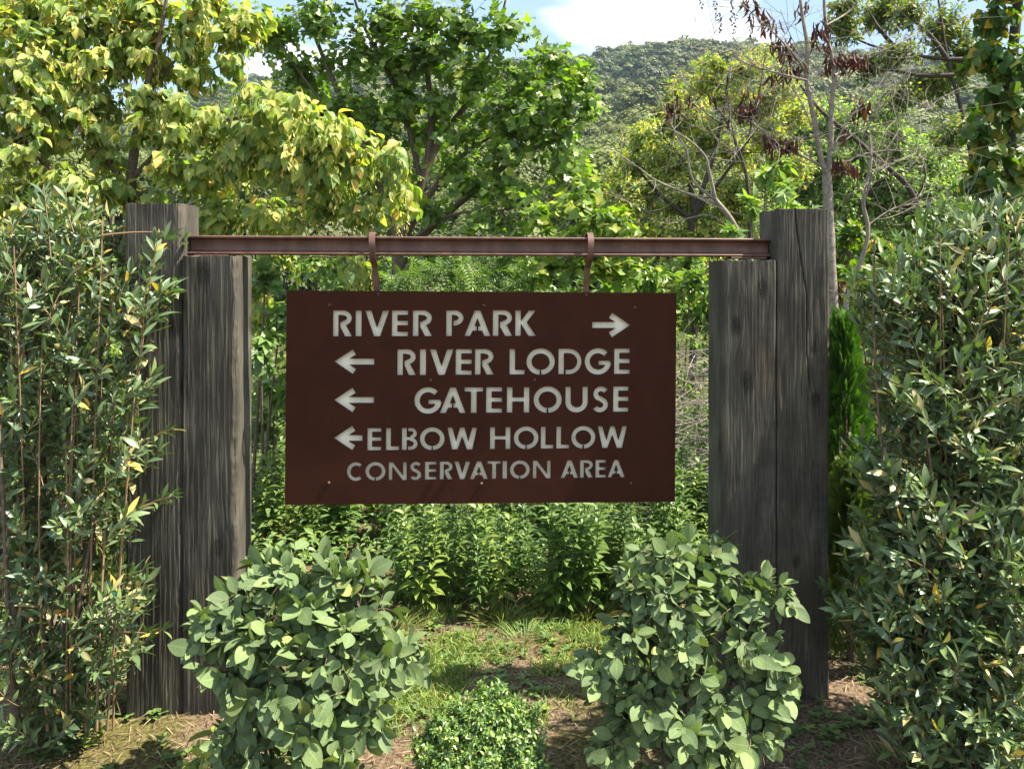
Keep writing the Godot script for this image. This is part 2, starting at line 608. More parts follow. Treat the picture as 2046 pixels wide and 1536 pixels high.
func on_gate(px: float, py: float, zoff := 0.0) -> Vector3:   # where the line of sight meets the gate's plane, in the gate's own axes
	var t := gate_basis()
	var n := t.basis.z
	var d := Vector3((px - CX) / F, (CY - py) / F, -1)
	var p0 := t.origin + n * zoff
	var s := (p0 - EYE).dot(n) / d.dot(n)
	return t.affine_inverse() * (EYE + d * s)

# a sawn timber: x from x0 to x1, its front at z = 0, from under the ground up to y1
func timber(x0: float, x1: float, y1: float, u0: float, bow: float, wane_side: int, crack: Array, seed_: int) -> ArrayMesh:
	var g := Geo.new()
	var nz := FastNoiseLite.new()
	nz.seed = seed_
	nz.frequency = 1.0
	nz.fractal_octaves = 3
	var deep := 0.2
	var wide := x1 - x0
	var ring := []          # points round the section: position, outward normal, distance along
	var add_side := func(a: Vector2, b: Vector2, n: Vector2, count: int):
		for k in count:
			var t := (k + 0.5) / count
			ring.append([a.lerp(b, t), n])
	var c := 0.006
	add_side.call(Vector2(x0 + c, 0), Vector2(x1 - c, 0), Vector2(0, 1), 90)
	ring.append([Vector2(x1 - c * 0.3, -c * 0.3), Vector2(0.7, 0.7)])
	add_side.call(Vector2(x1, -c), Vector2(x1, -deep + c), Vector2(1, 0), 40)
	ring.append([Vector2(x1 - c * 0.3, -deep + c * 0.3), Vector2(0.7, -0.7)])
	add_side.call(Vector2(x1 - c, -deep), Vector2(x0 + c, -deep), Vector2(0, -1), 16)
	ring.append([Vector2(x0 + c * 0.3, -deep + c * 0.3), Vector2(-0.7, -0.7)])
	add_side.call(Vector2(x0, -deep + c), Vector2(x0, -c), Vector2(-1, 0), 40)
	ring.append([Vector2(x0 + c * 0.3, -c * 0.3), Vector2(-0.7, 0.7)])
	var m := ring.size()
	var rows := 180
	var y0 := -0.25
	var along := PackedFloat32Array()
	along.resize(m + 1)
	for k in m:
		along[k + 1] = along[k] + (ring[(k + 1) % m][0] as Vector2).distance_to(ring[k][0])
	for r in rows + 1:
		var f := float(r) / rows
		for k in m + 1:
			var q: Array = ring[k % m]
			var p: Vector2 = q[0]
			var n: Vector2 = q[1]
			var s := along[k]
			var top := y1 + 0.006 * nz.get_noise_2d(p.x * 18.0, p.y * 18.0) + 0.003 * nz.get_noise_2d(p.x * 140.0, p.y * 140.0)
			var y := lerpf(y0, top, f)
			var d := 0.0016 * nz.get_noise_2d(s * 70.0, y * 1.6) + 0.0028 * nz.get_noise_2d(s * 9.0 + 30.0, y * 1.1)
			d += 0.0008 * nz.get_noise_2d(s * 260.0, y * 6.0)
			if n.y > 0.9 or n.y > 0.6:
				for cr in range(0, crack.size() - 1):
					var a: Vector2 = crack[cr]
					var b: Vector2 = crack[cr + 1]
					if y <= maxf(a.y, b.y) and y >= minf(a.y, b.y):
						var cx := lerpf(a.x, b.x, (y - a.y) / (b.y - a.y)) + 0.0015 * nz.get_noise_2d(y * 25.0, 4.0)
						var half := 0.0028
						d -= 0.016 * (1.0 - smoothstep(half * 0.5, half, absf(p.x - cx)))
			if wane_side != 0 and signf(p.x - (x0 + x1) * 0.5) == wane_side and n.y > -0.1:   # a corner broken and splintered along its length
				var edge := x1 if wane_side > 0 else x0
				var e := maxf(absf(p.x - edge), absf(p.y))
				var size := 0.013 + 0.012 * nz.get_noise_2d(5.0, y * 2.2) + 0.006 * nz.get_noise_2d(9.0, y * 30.0)
				if e < size:
					d -= (size - e) * (0.75 + 0.3 * nz.get_noise_2d(s * 300.0, y * 5.0))
			var o := p + n.normalized() * d
			var sway := bow * sin(clampf(y / y1, 0, 1) * PI)
			g.vert(Vector3(o.x + sway, y, o.y), Vector3.ZERO, Vector2(u0 + s / 0.8, 1.0 - y / 2.05))
	for r in rows:
		for k in m:
			var a := r * (m + 1) + k
			g.i.append_array(PackedInt32Array([a, a + m + 1, a + 1, a + 1, a + m + 1, a + m + 2]))
	g.smooth()
	for r in rows + 1:   # one normal on both sides of the seam
		var a := r * (m + 1)
		var mean := (g.n[a] + g.n[a + m]).normalized()
		g.n[a] = mean
		g.n[a + m] = mean
	var out := PackedVector3Array()
	for k in m:
		out.append(g.v[rows * (m + 1) + k])
	var mid := Vector3((x0 + x1) * 0.5, y1, -deep * 0.5)
	var cap := []
	for ringk in 6:      # the sawn top, a little sunk between its edges
		for k in m:
			var t := ringk / 6.0
			var p := out[k].lerp(mid, t)
			p.y = lerpf(out[k].y, y1 + 0.005 * nz.get_noise_2d(p.x * 40.0, p.z * 40.0), minf(t * 3.0, 1.0))
			cap.append(g.vert(p, Vector3.UP, Vector2(u0 + p.x * 1.2, p.z * 2.0)))
	var hub := g.vert(mid, Vector3.UP, Vector2(u0, 0))
	for ringk in 5:
		for k in m:
			var k2 := (k + 1) % m
			g.quad(cap[ringk * m + k], cap[ringk * m + k2], cap[(ringk + 1) * m + k2], cap[(ringk + 1) * m + k])
	for k in m:
		g.tri(cap[5 * m + k], cap[5 * m + (k + 1) % m], hub)
	return g.mesh()

func sweep(pts: PackedVector3Array, wide: float, thick: float) -> ArrayMesh:   # a flat bar bent in the y-z plane
	var g := Geo.new()
	var rows := []
	for k in pts.size():
		var t := (pts[mini(k + 1, pts.size() - 1)] - pts[maxi(k - 1, 0)]).normalized()
		var x := (Vector3.RIGHT - t * t.x).normalized()
		rows.append([pts[k], x * wide * 0.5, x.cross(t) * thick * 0.5])
	for side in 4:
		for k in pts.size() - 1:
			var q := []
			for e in [k, k + 1]:
				var p: Vector3 = rows[e][0]
				var w: Vector3 = rows[e][1]
				var t: Vector3 = rows[e][2]
				q.append([p + w + t, p - w + t, p - w - t, p + w - t, w.normalized(), t.normalized()])
			var a: Vector3 = q[0][side]
			var b: Vector3 = q[0][(side + 1) % 4]
			var c: Vector3 = q[1][(side + 1) % 4]
			var d: Vector3 = q[1][side]
			var n: Array = []
			for e in 2:
				n.append([q[e][5], -q[e][4], -q[e][5], q[e][4]][side])
			var ia := g.vert(a, n[0])
			var ib := g.vert(b, n[0])
			var ic := g.vert(c, n[1])
			var id := g.vert(d, n[1])
			g.quad(ia, ib, ic, id)
	for e in [0, pts.size() - 1]:
		var p: Vector3 = rows[e][0]
		var w: Vector3 = rows[e][1]
		var t: Vector3 = rows[e][2]
		g.face(PackedVector3Array([p + w + t, p - w + t, p - w - t, p + w - t]), (t.cross(w)).normalized() * (1.0 if e == 0 else -1.0))
	return g.mesh()

# stencil letters one unit high, as polygons without holes
func arc(c: Vector2, rx: float, ry: float, a0: float, a1: float, steps := 18) -> PackedVector2Array:
	var out := PackedVector2Array()
	for k in steps + 1:
		var a := deg_to_rad(lerpf(a0, a1, float(k) / steps))
		out.append(c + Vector2(cos(a) * rx, sin(a) * ry))
	return out

func band(line: PackedVector2Array, t: float) -> PackedVector2Array:   # a stroke of width t with square ends
	var left := PackedVector2Array()
	var right := PackedVector2Array()
	for k in line.size():
		var d := (line[mini(k + 1, line.size() - 1)] - line[maxi(k - 1, 0)]).normalized()
		var n := Vector2(-d.y, d.x) * t * 0.5
		left.append(line[k] + n)
		right.append(line[k] - n)
	right.reverse()
	left.append_array(right)
	return left

func bar(x0: float, y0: float, x1: float, y1: float) -> PackedVector2Array:
	return PackedVector2Array([Vector2(x0, y0), Vector2(x1, y0), Vector2(x1, y1), Vector2(x0, y1)])

func join(list: Array) -> Array:
	var out: Array = [list[0]]
	for k in range(1, list.size()):
		var cur: PackedVector2Array = list[k]
		var rest: Array = []
		for p in out:
			var merged := Geometry2D.merge_polygons(p, cur)
			if merged.size() == 1:
				cur = merged[0]
			else:
				rest.append(p)
		rest.append(cur)
		out = rest
	return out

func letter(ch: String, w: float) -> Array:   # w: width over height
	var t := 0.215
	var gap := 0.065
	match ch:
		"I":
			return [bar(0, 0, w, 1)]
		"E":
			var m := 0.17
			return join([bar(0, 0, t, 1), bar(0.1, 0, w, m), bar(0.1, 1 - m, w, 1), bar(0.1, 0.5 - m * 0.5 + 0.01, w, 0.5 + m * 0.5 + 0.01)])
		"L":
			return join([bar(0, 0, t, 1), bar(0.1, 0, w, 0.18)])
		"T":
			return join([bar(0, 0.83, w, 1), bar(w * 0.5 - t * 0.5, 0, w * 0.5 + t * 0.5, 0.9)])
		"H":
			return join([bar(0, 0, t, 1), bar(w - t, 0, w, 1), bar(0.1, 0.43, w - 0.1, 0.60)])
		"N":
			return join([bar(0, 0, t * 0.9, 1), bar(w - t * 0.9, 0, w, 1), PackedVector2Array([Vector2(0, 1), Vector2(0.22, 1), Vector2(w, 0), Vector2(w - 0.22, 0)])])
		"V":
			return [PackedVector2Array([Vector2(0, 1), Vector2(0.24, 1), Vector2(w * 0.5, 0.33), Vector2(w - 0.24, 1), Vector2(w, 1), Vector2(w * 0.5 + 0.12, 0), Vector2(w * 0.5 - 0.12, 0)])]
		"W":
			var q := w * 0.25
			return [PackedVector2Array([Vector2(0, 1), Vector2(0.21, 1), Vector2(q + 0.06, 0.36), Vector2(q * 2 - 0.10, 1), Vector2(q * 2 + 0.10, 1), Vector2(q * 3 - 0.06, 0.36), Vector2(w - 0.21, 1), Vector2(w, 1), Vector2(q * 3 + 0.12, 0), Vector2(q * 3 - 0.12, 0), Vector2(q * 2, 0.60), Vector2(q + 0.12, 0), Vector2(q - 0.12, 0)])]
		"A":
			var c := w * 0.5
			var g := 0.03
			var left := PackedVector2Array([Vector2(0, 0), Vector2(0.225, 0), Vector2(0.315, 0.205), Vector2(c - g, 0.205), Vector2(c - g, 0.385), Vector2(0.385, 0.385), Vector2(c, 0.70), Vector2(w - 0.385, 0.385), Vector2(c + g, 0.385), Vector2(c + g, 0.205), Vector2(w - 0.315, 0.205), Vector2(w - 0.225, 0), Vector2(w, 0), Vector2(c + 0.11, 1), Vector2(c - 0.11, 1)])
			return [left]
		"K":
			return join([bar(0, 0, t, 1), PackedVector2Array([Vector2(t - 0.03, 0.53), Vector2(w - 0.28, 1), Vector2(w - 0.01, 1), Vector2(t + 0.23, 0.53), Vector2(w, 0), Vector2(w - 0.29, 0)])])
		"R", "P":
			var r := 0.29
			var b := band(arc(Vector2(w - r - 0.085, 0.71), r - t * 0.5 + 0.085, 0.29 - 0.085, 92, -88), 0.19)
			var list := [bar(0, 0, t, 1), bar(t - 0.05, 0.83, w - r, 1)]
			list.append(b)
			if ch == "P":
				list.append(bar(t + gap, 0.405, w - r, 0.58))
				return join(list)
			list.append(PackedVector2Array([Vector2(t + gap, 0.56), Vector2(w - r, 0.56), Vector2(w - r, 0.42), Vector2(w - 0.22, 0.42), Vector2(w, 0), Vector2(w - 0.27, 0), Vector2(t + gap, 0.36)]))
			return join(list)
		"B":
			var up := band(arc(Vector2(w - 0.30, 0.755), 0.19, 0.165, 95, -95), 0.165)
			var low := band(arc(Vector2(w - 0.32, 0.285), 0.24, 0.20, 95, -95), 0.175)
			return join([bar(0, 0, t, 1), up, low, bar(t + gap, 0.835, w - 0.29, 1), bar(t - 0.05, 0.44, w - 0.28, 0.585), bar(t + gap, 0, w - 0.31, 0.172)])
		"D":
			var d := band(arc(Vector2(w - 0.5, 0.5), 0.405, 0.412, 91, -91), 0.175)
			return join([bar(0, 0, t, 1), d, bar(t - 0.05, 0.825, w - 0.49, 1), bar(t + gap, 0, w - 0.49, 0.175)])
		"O":
			return [band(arc(Vector2(w * 0.5, 0.5), w * 0.5 - 0.10, 0.42, -86.5, 266.5, 40), 0.205)]
		"C":
			return [band(arc(Vector2(w * 0.56, 0.5), w * 0.56 - 0.10, 0.42, 48, 312, 28), 0.205)]
		"G":
			var c2 := band(arc(Vector2(w * 0.52, 0.5), w * 0.52 - 0.10, 0.42, 42, 355, 30), 0.205)
			return join([c2, bar(w * 0.54, 0.36, w, 0.53)])
		"S":
			var line := arc(Vector2(w * 0.52, 0.715), w * 0.5 - 0.12, 0.195, 28, 270, 16)
			line.append_array(arc(Vector2(w * 0.46, 0.285), w * 0.5 - 0.11, 0.205, 78, -152, 16))
			return [band(line, 0.195)]
		"U":
			return [band(PackedVector2Array([Vector2(0.105, 1)]) + PackedVector2Array([Vector2(0.105, 0.6)]) + arc(Vector2(w * 0.5, 0.40), w * 0.5 - 0.105, 0.31, 180, 360, 20) + PackedVector2Array([Vector2(w - 0.105, 0.6), Vector2(w - 0.105, 1)]), 0.21)]
	return []

func arrow(w: float, right: bool) -> Array:   # one unit high, a tapering head with a straight shaft
	var p := PackedVector2Array([Vector2(0, 0.5), Vector2(0.74, 1.0), Vector2(0.87, 0.79), Vector2(0.60, 0.62), Vector2(w, 0.62), Vector2(w, 0.38), Vector2(0.60, 0.38), Vector2(0.87, 0.21), Vector2(0.74, 0)])
	if right:
		for k in p.size():
			p[k] = Vector2(w - p[k].x, p[k].y)
		p.reverse()
	return [p]

func gate() -> void:
	var t := gate_basis()
	var put := func(o: Node3D):
		o.transform = t
	# x positions of the four timbers, in the gate's axes
	var a0 := on_gate(250, 900).x
	var a1 := on_gate(361.5, 900).x
	var b0 := on_gate(364, 900).x
	var b1 := on_gate(474, 900).x
	var c0 := on_gate(1446, 900).x
	var c1 := on_gate(1552, 900).x
	var d0 := on_gate(1554.5, 900).x
	var d1 := on_gate(1658, 900).x
	var names := [
		["tall weathered timber post left of the sign, half hidden by the glossy narrow-leaved shrub", a0, a1, on_gate(300, 406).y, 0.25, 0.002, 1, [], 5],
		["shorter timber post with a big knot near its top, carrying the left beam end", b0, b1, on_gate(420, 511).y, 0.0, -0.002, 1, [], 6],
		["shorter dark timber post with three knots, carrying the right beam end", c0, c1, on_gate(1490, 521).y, 0.40, 0.0015, 0, [], 7],
		["tall timber post with a long diagonal crack, right of the sign", d0, d1, on_gate(1600, 417).y, 0.65, -0.001, 0, [Vector2(on_gate(1589, 420).x, on_gate(1589, 419).y), Vector2(on_gate(1596, 480).x, on_gate(1596, 480).y), Vector2(on_gate(1613, 590).x, on_gate(1613, 590).y), Vector2(on_gate(1612, 690).x, on_gate(1612, 700).y), Vector2(on_gate(1621, 775).x, on_gate(1621, 775).y)], 8],
	]
	for n in names:
		var o := obj("timber_post", timber(n[1], n[2], n[3], n[4], n[5], n[6], n[7], n[8]), mat.timber)
		put.call(o)
		tag(o, n[0], "timber post", "four timbers of the sign frame")
	# the rolled steel beam
	var zb := -0.095
	var lt := on_gate(386, 468, zb + 0.03)
	var lb := on_gate(386, 507, zb + 0.03)
	var rt := on_gate(1532, 478, zb + 0.03)
	var rb := on_gate(1532, 515, zb + 0.03)
	var x0 := a1 + 0.004
	var x1 := d0 - 0.004
	var top := (lt.y + rt.y) * 0.5
	var low := (lb.y + rb.y) * 0.5
	var hh := (top - low) * 0.5
	var prof := PackedVector2Array()
	for s in [[1, 1], [1, -1], [-1, -1], [-1, 1]]:
		var q := [Vector2(0.027, hh), Vector2(0.0305, hh - 0.001), Vector2(0.0325, hh - 0.0032), Vector2(0.033, hh - 0.006), Vector2(0.0322, hh - 0.0085), Vector2(0.0302, hh - 0.0102), Vector2(0.026, hh - 0.0110), Vector2(0.010, hh - 0.0135), Vector2(0.0045, hh - 0.018)]
		if s[0] * s[1] < 0:
			q.reverse()
		for p in q:
			prof.append(Vector2(p.x * s[0], p.y * s[1]))
	var beam := thing("steel_beam", "rusty brown steel beam spanning the two shorter timber posts", "steel beam")
	beam.transform = t * Transform3D(Basis(Vector3.BACK, (rt.y - lt.y) / (rt.x - lt.x) * 0.5), Vector3((x0 + x1) * 0.5, (top + low) * 0.5, zb))
	var g := Geo.new()
	var half := (x1 - x0) * 0.5
	var soft := []
	for k in prof.size():
		var e0 := (prof[k] - prof[k - 1]).normalized()
		var e1 := (prof[(k + 1) % prof.size()] - prof[k]).normalized()
		soft.append((Vector3(0, e0.x, -e0.y) + Vector3(0, e1.x, -e1.y)).normalized())
	for k in prof.size():
		var p := prof[k]
		var q := prof[(k + 1) % prof.size()]
		var d := q - p
		var n2 := Vector3(0, d.x, -d.y).normalized()
		var cuts := 24
		var prev := -1
		for e in cuts + 1:
			var x := lerpf(-half, half, float(e) / cuts)
			var v1 := g.vert(Vector3(x, p.y, p.x), n2.lerp(soft[k], 0.8))
			var v2 := g.vert(Vector3(x, q.y, q.x), n2.lerp(soft[(k + 1) % prof.size()], 0.8))
			if prev >= 0:
				g.quad(prev, prev + 1, v2, v1)
			prev = v1
	for s in [-1.0, 1.0]:
		for rct in [[-0.033, hh - 0.0105, 0.033, hh], [-0.033, -hh, 0.033, -hh + 0.0105], [-0.0045, -hh + 0.0105, 0.0045, hh - 0.0105]]:
			g.face(PackedVector3Array([Vector3(half * s, rct[1], rct[0]), Vector3(half * s, rct[3], rct[0]), Vector3(half * s, rct[3], rct[2]), Vector3(half * s, rct[1], rct[2])]), Vector3(s, 0, 0))
	obj("web_and_flanges", g.mesh(), mat.rust_beam, beam)
	for s in [[b0 + 0.02, b1 - 0.05], [c0 + 0.05, c1 - 0.015]]:
		var sg := Geo.new()
		sg.box(Vector3(s[0] - (x0 + x1) * 0.5, -hh - 0.0075, -0.04), Vector3(s[1] - (x0 + x1) * 0.5, -hh - 0.0005, 0.037), 0.001)
		obj("shim_plate", sg.mesh(), mat.shim, beam)
	# the sign
	var zs := -0.105
	var tl := on_gate(571, 580, zs)
	var br := on_gate(1350, 1000, zs)
	var tr := on_gate(1354, 587.5, zs)
	var sign := thing("directional_sign", "rust brown steel sign with pale cut-out words hanging from the beam", "sign")
	var roll := atan2(tr.y - tl.y, tr.x - tl.x) * 0.75
	var centre := Vector3((tl.x + br.x) * 0.5, (tl.y + br.y) * 0.5 - 0.002, zs)
	sign.transform = t * Transform3D(Basis(Vector3.BACK, roll), centre)
	var wide := br.x - tl.x
	var high := (tl.y + tr.y) * 0.5 - br.y
	var unit := wide / 2286.0
	var to := func(zx: float, zy: float) -> Vector2:   # from the measured drawing of the plate to its own axes
		return Vector2((zx - 915.0) * unit, high * 0.5 - (zy - 244.0 - (zx - 915.0) * 0.0066) * unit)
	var plate := CSGBox3D.new()
	plate.name = "plate"
	plate.size = Vector3(wide, high, 0.008)
	plate.material = mat.rust
	sign.add_child(plate)
	var cut := func(polys: Array, zx: float, zbase: float, size: float):
		for p in polys:
			var c := CSGPolygon3D.new()
			var q := PackedVector2Array()
			for v in p:
				var o: Vector2 = to.call(zx, zbase)
				q.append(o + v * size * unit)
			c.polygon = q
			c.depth = 0.03
			c.operation = CSGShape3D.OPERATION_SUBTRACTION
			c.material = mat.rust
			c.position = Vector3(0, 0, 0.015)
			c.name = "cut"
			plate.add_child(c, true)
	var rows := [
		["RIVERPARK", [38, 148, 168, 203, 223, 362, 378, 472, 500, 612, 695, 797, 802, 953, 968, 1082, 1100, 1222], 505.0, 150.0],
		["RIVERLODGE", [412, 520, 543, 578, 600, 738, 752, 845, 865, 975, 1068, 1157, 1168, 1335, 1357, 1495, 1513, 1665, 1688, 1782], 732.0, 150.0],
		["GATEHOUSE", [513, 665, 662, 812, 805, 914, 932, 1025, 1054, 1186, 1212, 1378, 1400, 1533, 1560, 1660, 1684, 1776], 956.0, 150.0],
		["ELBOWHOLLOW", [242, 322, 350, 426, 442, 532, 547, 690, 707, 880, 957, 1076, 1097, 1242, 1256, 1330, 1348, 1424, 1437, 1580, 1594, 1768], 1170.0, 130.0],
		["CONSERVATIONAREA", [125, 218, 232, 348, 367, 471, 488, 560, 578, 643, 664, 740, 748, 842, 840, 946, 944, 1020, 1032, 1058, 1076, 1192, 1211, 1315, 1375, 1480, 1490, 1568, 1582, 1644, 1653, 1758], 1345.0, 106.0],
	]
	for r in rows:
		var word: String = r[0]
		for k in word.length():
			var xa: float = r[1][k * 2]
			var xb: float = r[1][k * 2 + 1]
			cut.call(letter(word[k], (xb - xa) / r[3]), xa, r[2] + (-2.0 if r[3] < 149 else -2.0), r[3])
	cut.call(arrow(228.0 / 148.0, true), 1555, 514, 148.0)
	cut.call(arrow(230.0 / 144.0, false), 48, 722, 144.0)
	cut.call(arrow(230.0 / 144.0, false), 48, 945, 144.0)
	cut.call(arrow(166.0 / 144.0, false), 48, 1166, 144.0)
	var bg := Geo.new()
	bg.box(Vector3(-wide * 0.5 + 0.012, -high * 0.5 + 0.012, -0.018), Vector3(wide * 0.5 - 0.012, high * 0.5 - 0.012, -0.012), 0.001)
	obj("backing_panel", bg.mesh(), mat.backing, sign)
	var bolt := Geo.new()
	var head := PackedVector3Array()
	for ringk in 5:
		for s in 13:
			var a := TAU * s / 12.0
			var e := ringk / 4.0 * PI * 0.5
			var n := Vector3(cos(a) * cos(e), sin(a) * cos(e), sin(e))
			bolt.vert(Vector3(n.x * 0.0068, n.y * 0.0068, 0.0035 + n.z * 0.0045), n)
	for ringk in 4:
		for s in 12:
			var a := ringk * 13 + s
			bolt.quad(a, a + 1, a + 14, a + 13)
	var bm := bolt.mesh()
	for b in [[18, 325], [915, 327], [1810, 342], [608, 765], [1217, 765], [22, 1357], [908, 1372], [1795, 1380], [300, 262], [1520, 268]]:
		var o := obj("bolt", bm, mat.bolt, sign)
		var p: Vector2 = to.call(b[0], b[1] - 3)
		o.position = Vector3(p.x, p.y, 0.001)
	# the two hangers, hooked over the beam and bolted behind the plate
	var inv := sign.transform.affine_inverse() * t
	for hk in [[742.0, 752.0], [1182.0, 1171.0]]:
		var up := on_gate(hk[0], 490, zb + 0.06)
		var dn := on_gate(hk[1], 584, zs)
		var pts := PackedVector3Array()
		for q in [[-0.028, top - 0.045], [-0.047, top - 0.03], [-0.046, top - 0.004], [-0.024, top + 0.012], [0.004, top + 0.0155], [0.034, top + 0.009], [0.052, top - 0.012], [0.057, top - 0.035], [0.054, low + 0.006], [0.043, low - 0.012], [0.024, low - 0.026], [0.004, low - 0.04], [-0.004, low - 0.06]]:
			var f := clampf((top - q[1]) / (top - dn.y), 0.0, 1.0)
			pts.append(inv * Vector3(lerpf(up.x, dn.x, f), q[1], zb + q[0]))
		pts.append(inv * Vector3(dn.x, dn.y + 0.01, zs - 0.006))
		pts.append(inv * Vector3(dn.x, dn.y - 0.03, zs - 0.008))
		var line := smooth_line(pts, 4)
		var hanger := obj("hanger", sweep(line, 0.0225, 0.0055), mat.rust_beam, sign)
		var lip := Geo.new()
		var lc: Vector3 = inv * Vector3(lerpf(up.x, dn.x, 0.45), low - 0.011, zb)
		lip.box(lc + Vector3(-0.011, -0.010, -0.03), lc + Vector3(0.011, 0.009, 0.016), 0.002)
		obj("hook_block", lip.mesh(), mat.rust_beam, hanger)

# ---------------------------------------------------------------- plants: limbs drawn as lines, clumps filled with leafy shoots
class Leafy:
	var xf := []
	var kind := PackedInt32Array()   # which tint
	var shade := PackedFloat32Array()

func limb_mesh(pts: PackedVector3Array, r0: float, r1: float, sides := 8) -> ArrayMesh:
	var g := Geo.new()
	g.tube(smooth_line(pts, 4), r0, r1, sides, 0.06)
	return g.mesh()

func pick(weights: Array) -> int:
	var r := rng.randf()
	for k in weights.size():
		r -= weights[k]
		if r < 0.0:
			return k
	return weights.size() - 1

# limbs: [points, radius at the foot, radius at the tip, name]; clumps: [centre, radii]
func plant(o: Node3D, limbs: Array, clumps: Array, opt: Dictionary) -> Dictionary:
	var origin := o.position
	var samples := PackedVector3Array()
	for l in limbs:
		var local := PackedVector3Array()
		for p in smooth_line(l[0], 4):
			local.append(p - origin)
		var g := Geo.new()
		g.tube(local, l[1], l[2], 9 if l[1] > 0.03 else 6, 0.07)
		obj(l[3], g.mesh(), l[4] if l.size() > 4 else opt.bark, o)
		for p in local:
			samples.append(p + origin)
	var twigs := Geo.new()
	var lv := Leafy.new()
	var total := 0.0
	for c in clumps:
		total += pow(c[1].x * c[1].y * c[1].z, opt.get("volume", 0.75))
	for c in clumps:
		var mid: Vector3 = c[0]
		var rad: Vector3 = c[1]
		var best := Vector3.ZERO
		var far := 1e9
		for s in samples:
			var d := s.distance_squared_to(mid + Vector3(0, -0.25 * rad.y, 0)) + maxf(0.0, s.y - mid.y) * 0.6
			if d < far:
				far = d
				best = s
		var path := bend(best, mid + Vector3(rad.x * rng.randf_range(-0.2, 0.2), rad.y * 0.2, 0), Vector3(0, opt.get("arch", 0.1), 0) * best.distance_to(mid), 6)
		var br: float = opt.get("branch", 0.008)
		if br > 0.0:
			for p in path.size():
				path[p] -= origin
			twigs.tube(path, br, br * 0.4, 5)
			for p in path.size():
				path[p] += origin
		var count := int(round(opt.shoots * pow(rad.x * rad.y * rad.z, opt.get("volume", 0.75)) / total))
		for k in count:
			var v := in_ball(opt.get("shell", 0.45))
			var tip := mid + v * rad
			if opt.has("floor") and tip.y < opt.floor:
				tip.y = opt.floor + rng.randf() * 0.1
			var foot := path[rng.randi_range(1, path.size() - 1)]
			var want: float = rng.randf_range(opt.len[0], opt.len[1])
			var dir := (tip - foot)
			var reach := dir.length()
			if opt.has("upright"):
				var away := Vector3(tip.x - origin.x, 0, tip.z - origin.z)
				var grow := away.limit_length(0.5) * 1.6 + Vector3(0, opt.upright, 0) + rv() * 0.45
				foot = tip - grow.normalized() * want
			elif reach > want:
				var out := (v * rad).normalized() + Vector3(0, opt.get("rise", 0.3), 0) + rv() * 0.5
				foot = tip - (dir.normalized() + out.normalized()).normalized() * want
			var line := bend(foot, tip, Vector3(0, opt.get("sag", 0.06), 0) * minf(reach, want) + rv() * 0.03, 5)
			for p in line.size():
				line[p] -= origin
			twigs.tube(line, opt.twig, opt.twig * 0.5, 4)
			for p in line.size():
				line[p] += origin
			shoot(line, lv, opt, (tip - mid).normalized())
	obj("twigs", twigs.mesh(), opt.get("twig_mat", opt.bark), o, "stuff")
	dress(o, lv, opt)
	return {"samples": samples}

func shoot(line: PackedVector3Array, lv: Leafy, opt: Dictionary, outward: Vector3) -> void:
	var reach := 0.0
	for k in line.size() - 1:
		reach += line[k].distance_to(line[k + 1])
	var s: float = opt.get("from", 0.15) * reach
	var az := rng.randf() * TAU
	var pair: bool = opt.get("pair", true)
	while s <= reach:
		var t := s / reach
		var f := t * (line.size() - 1)
		var k := mini(int(f), line.size() - 2)
		var p := line[k].lerp(line[k + 1], f - k)
		var ax := (line[k + 1] - line[k]).normalized()
		var side := ax.cross(Vector3(0.2, 0.93, 0.3)).normalized()
		var up := side.cross(ax)
		var at_tip: bool = s + opt.gap > reach
		for e in ((4 if at_tip else 2) if pair else (2 if at_tip else 1)):
			var a := az + (PI * e if e < 2 else PI * e + PI * 0.5) + rng.randf_range(-0.3, 0.3)
			var rad := side * cos(a) + up * sin(a)
			var open: float = opt.get("open", 1.0) * (0.6 if at_tip else 1.0) * rng.randf_range(0.75, 1.25)
			var d := ax * cos(open) + rad * sin(open) + Vector3(0, -opt.get("droop", 0.2) * rng.randf_range(0.5, 1.3), 0) + rv() * 0.12
			var hang := smoothstep(opt.hang[0], opt.hang[1], p.y) if opt.has("hang") else 1.0
			d.y -= 0.25 * (1.0 - hang)
			var n: Vector3 = Vector3(0, opt.get("up", 0.8) * lerpf(0.25, 1.0, hang), 0.5 * (1.0 - hang)) + outward * opt.get("out", 0.4) + rv() * opt.get("loose", 0.35)
			var size: float = rng.randf_range(opt.size[0], opt.size[1]) * (0.62 if at_tip and rng.randf() < 0.5 else 1.0)
			lv.xf.append(Transform3D(frame(d, n, size), p + rad * opt.twig))
			lv.kind.append(pick(opt.mix))
			lv.shade.append(rng.randf_range(0.82, 1.18))
		az += PI * 0.5 if pair else 2.4
		s += opt.gap * rng.randf_range(0.8, 1.2)

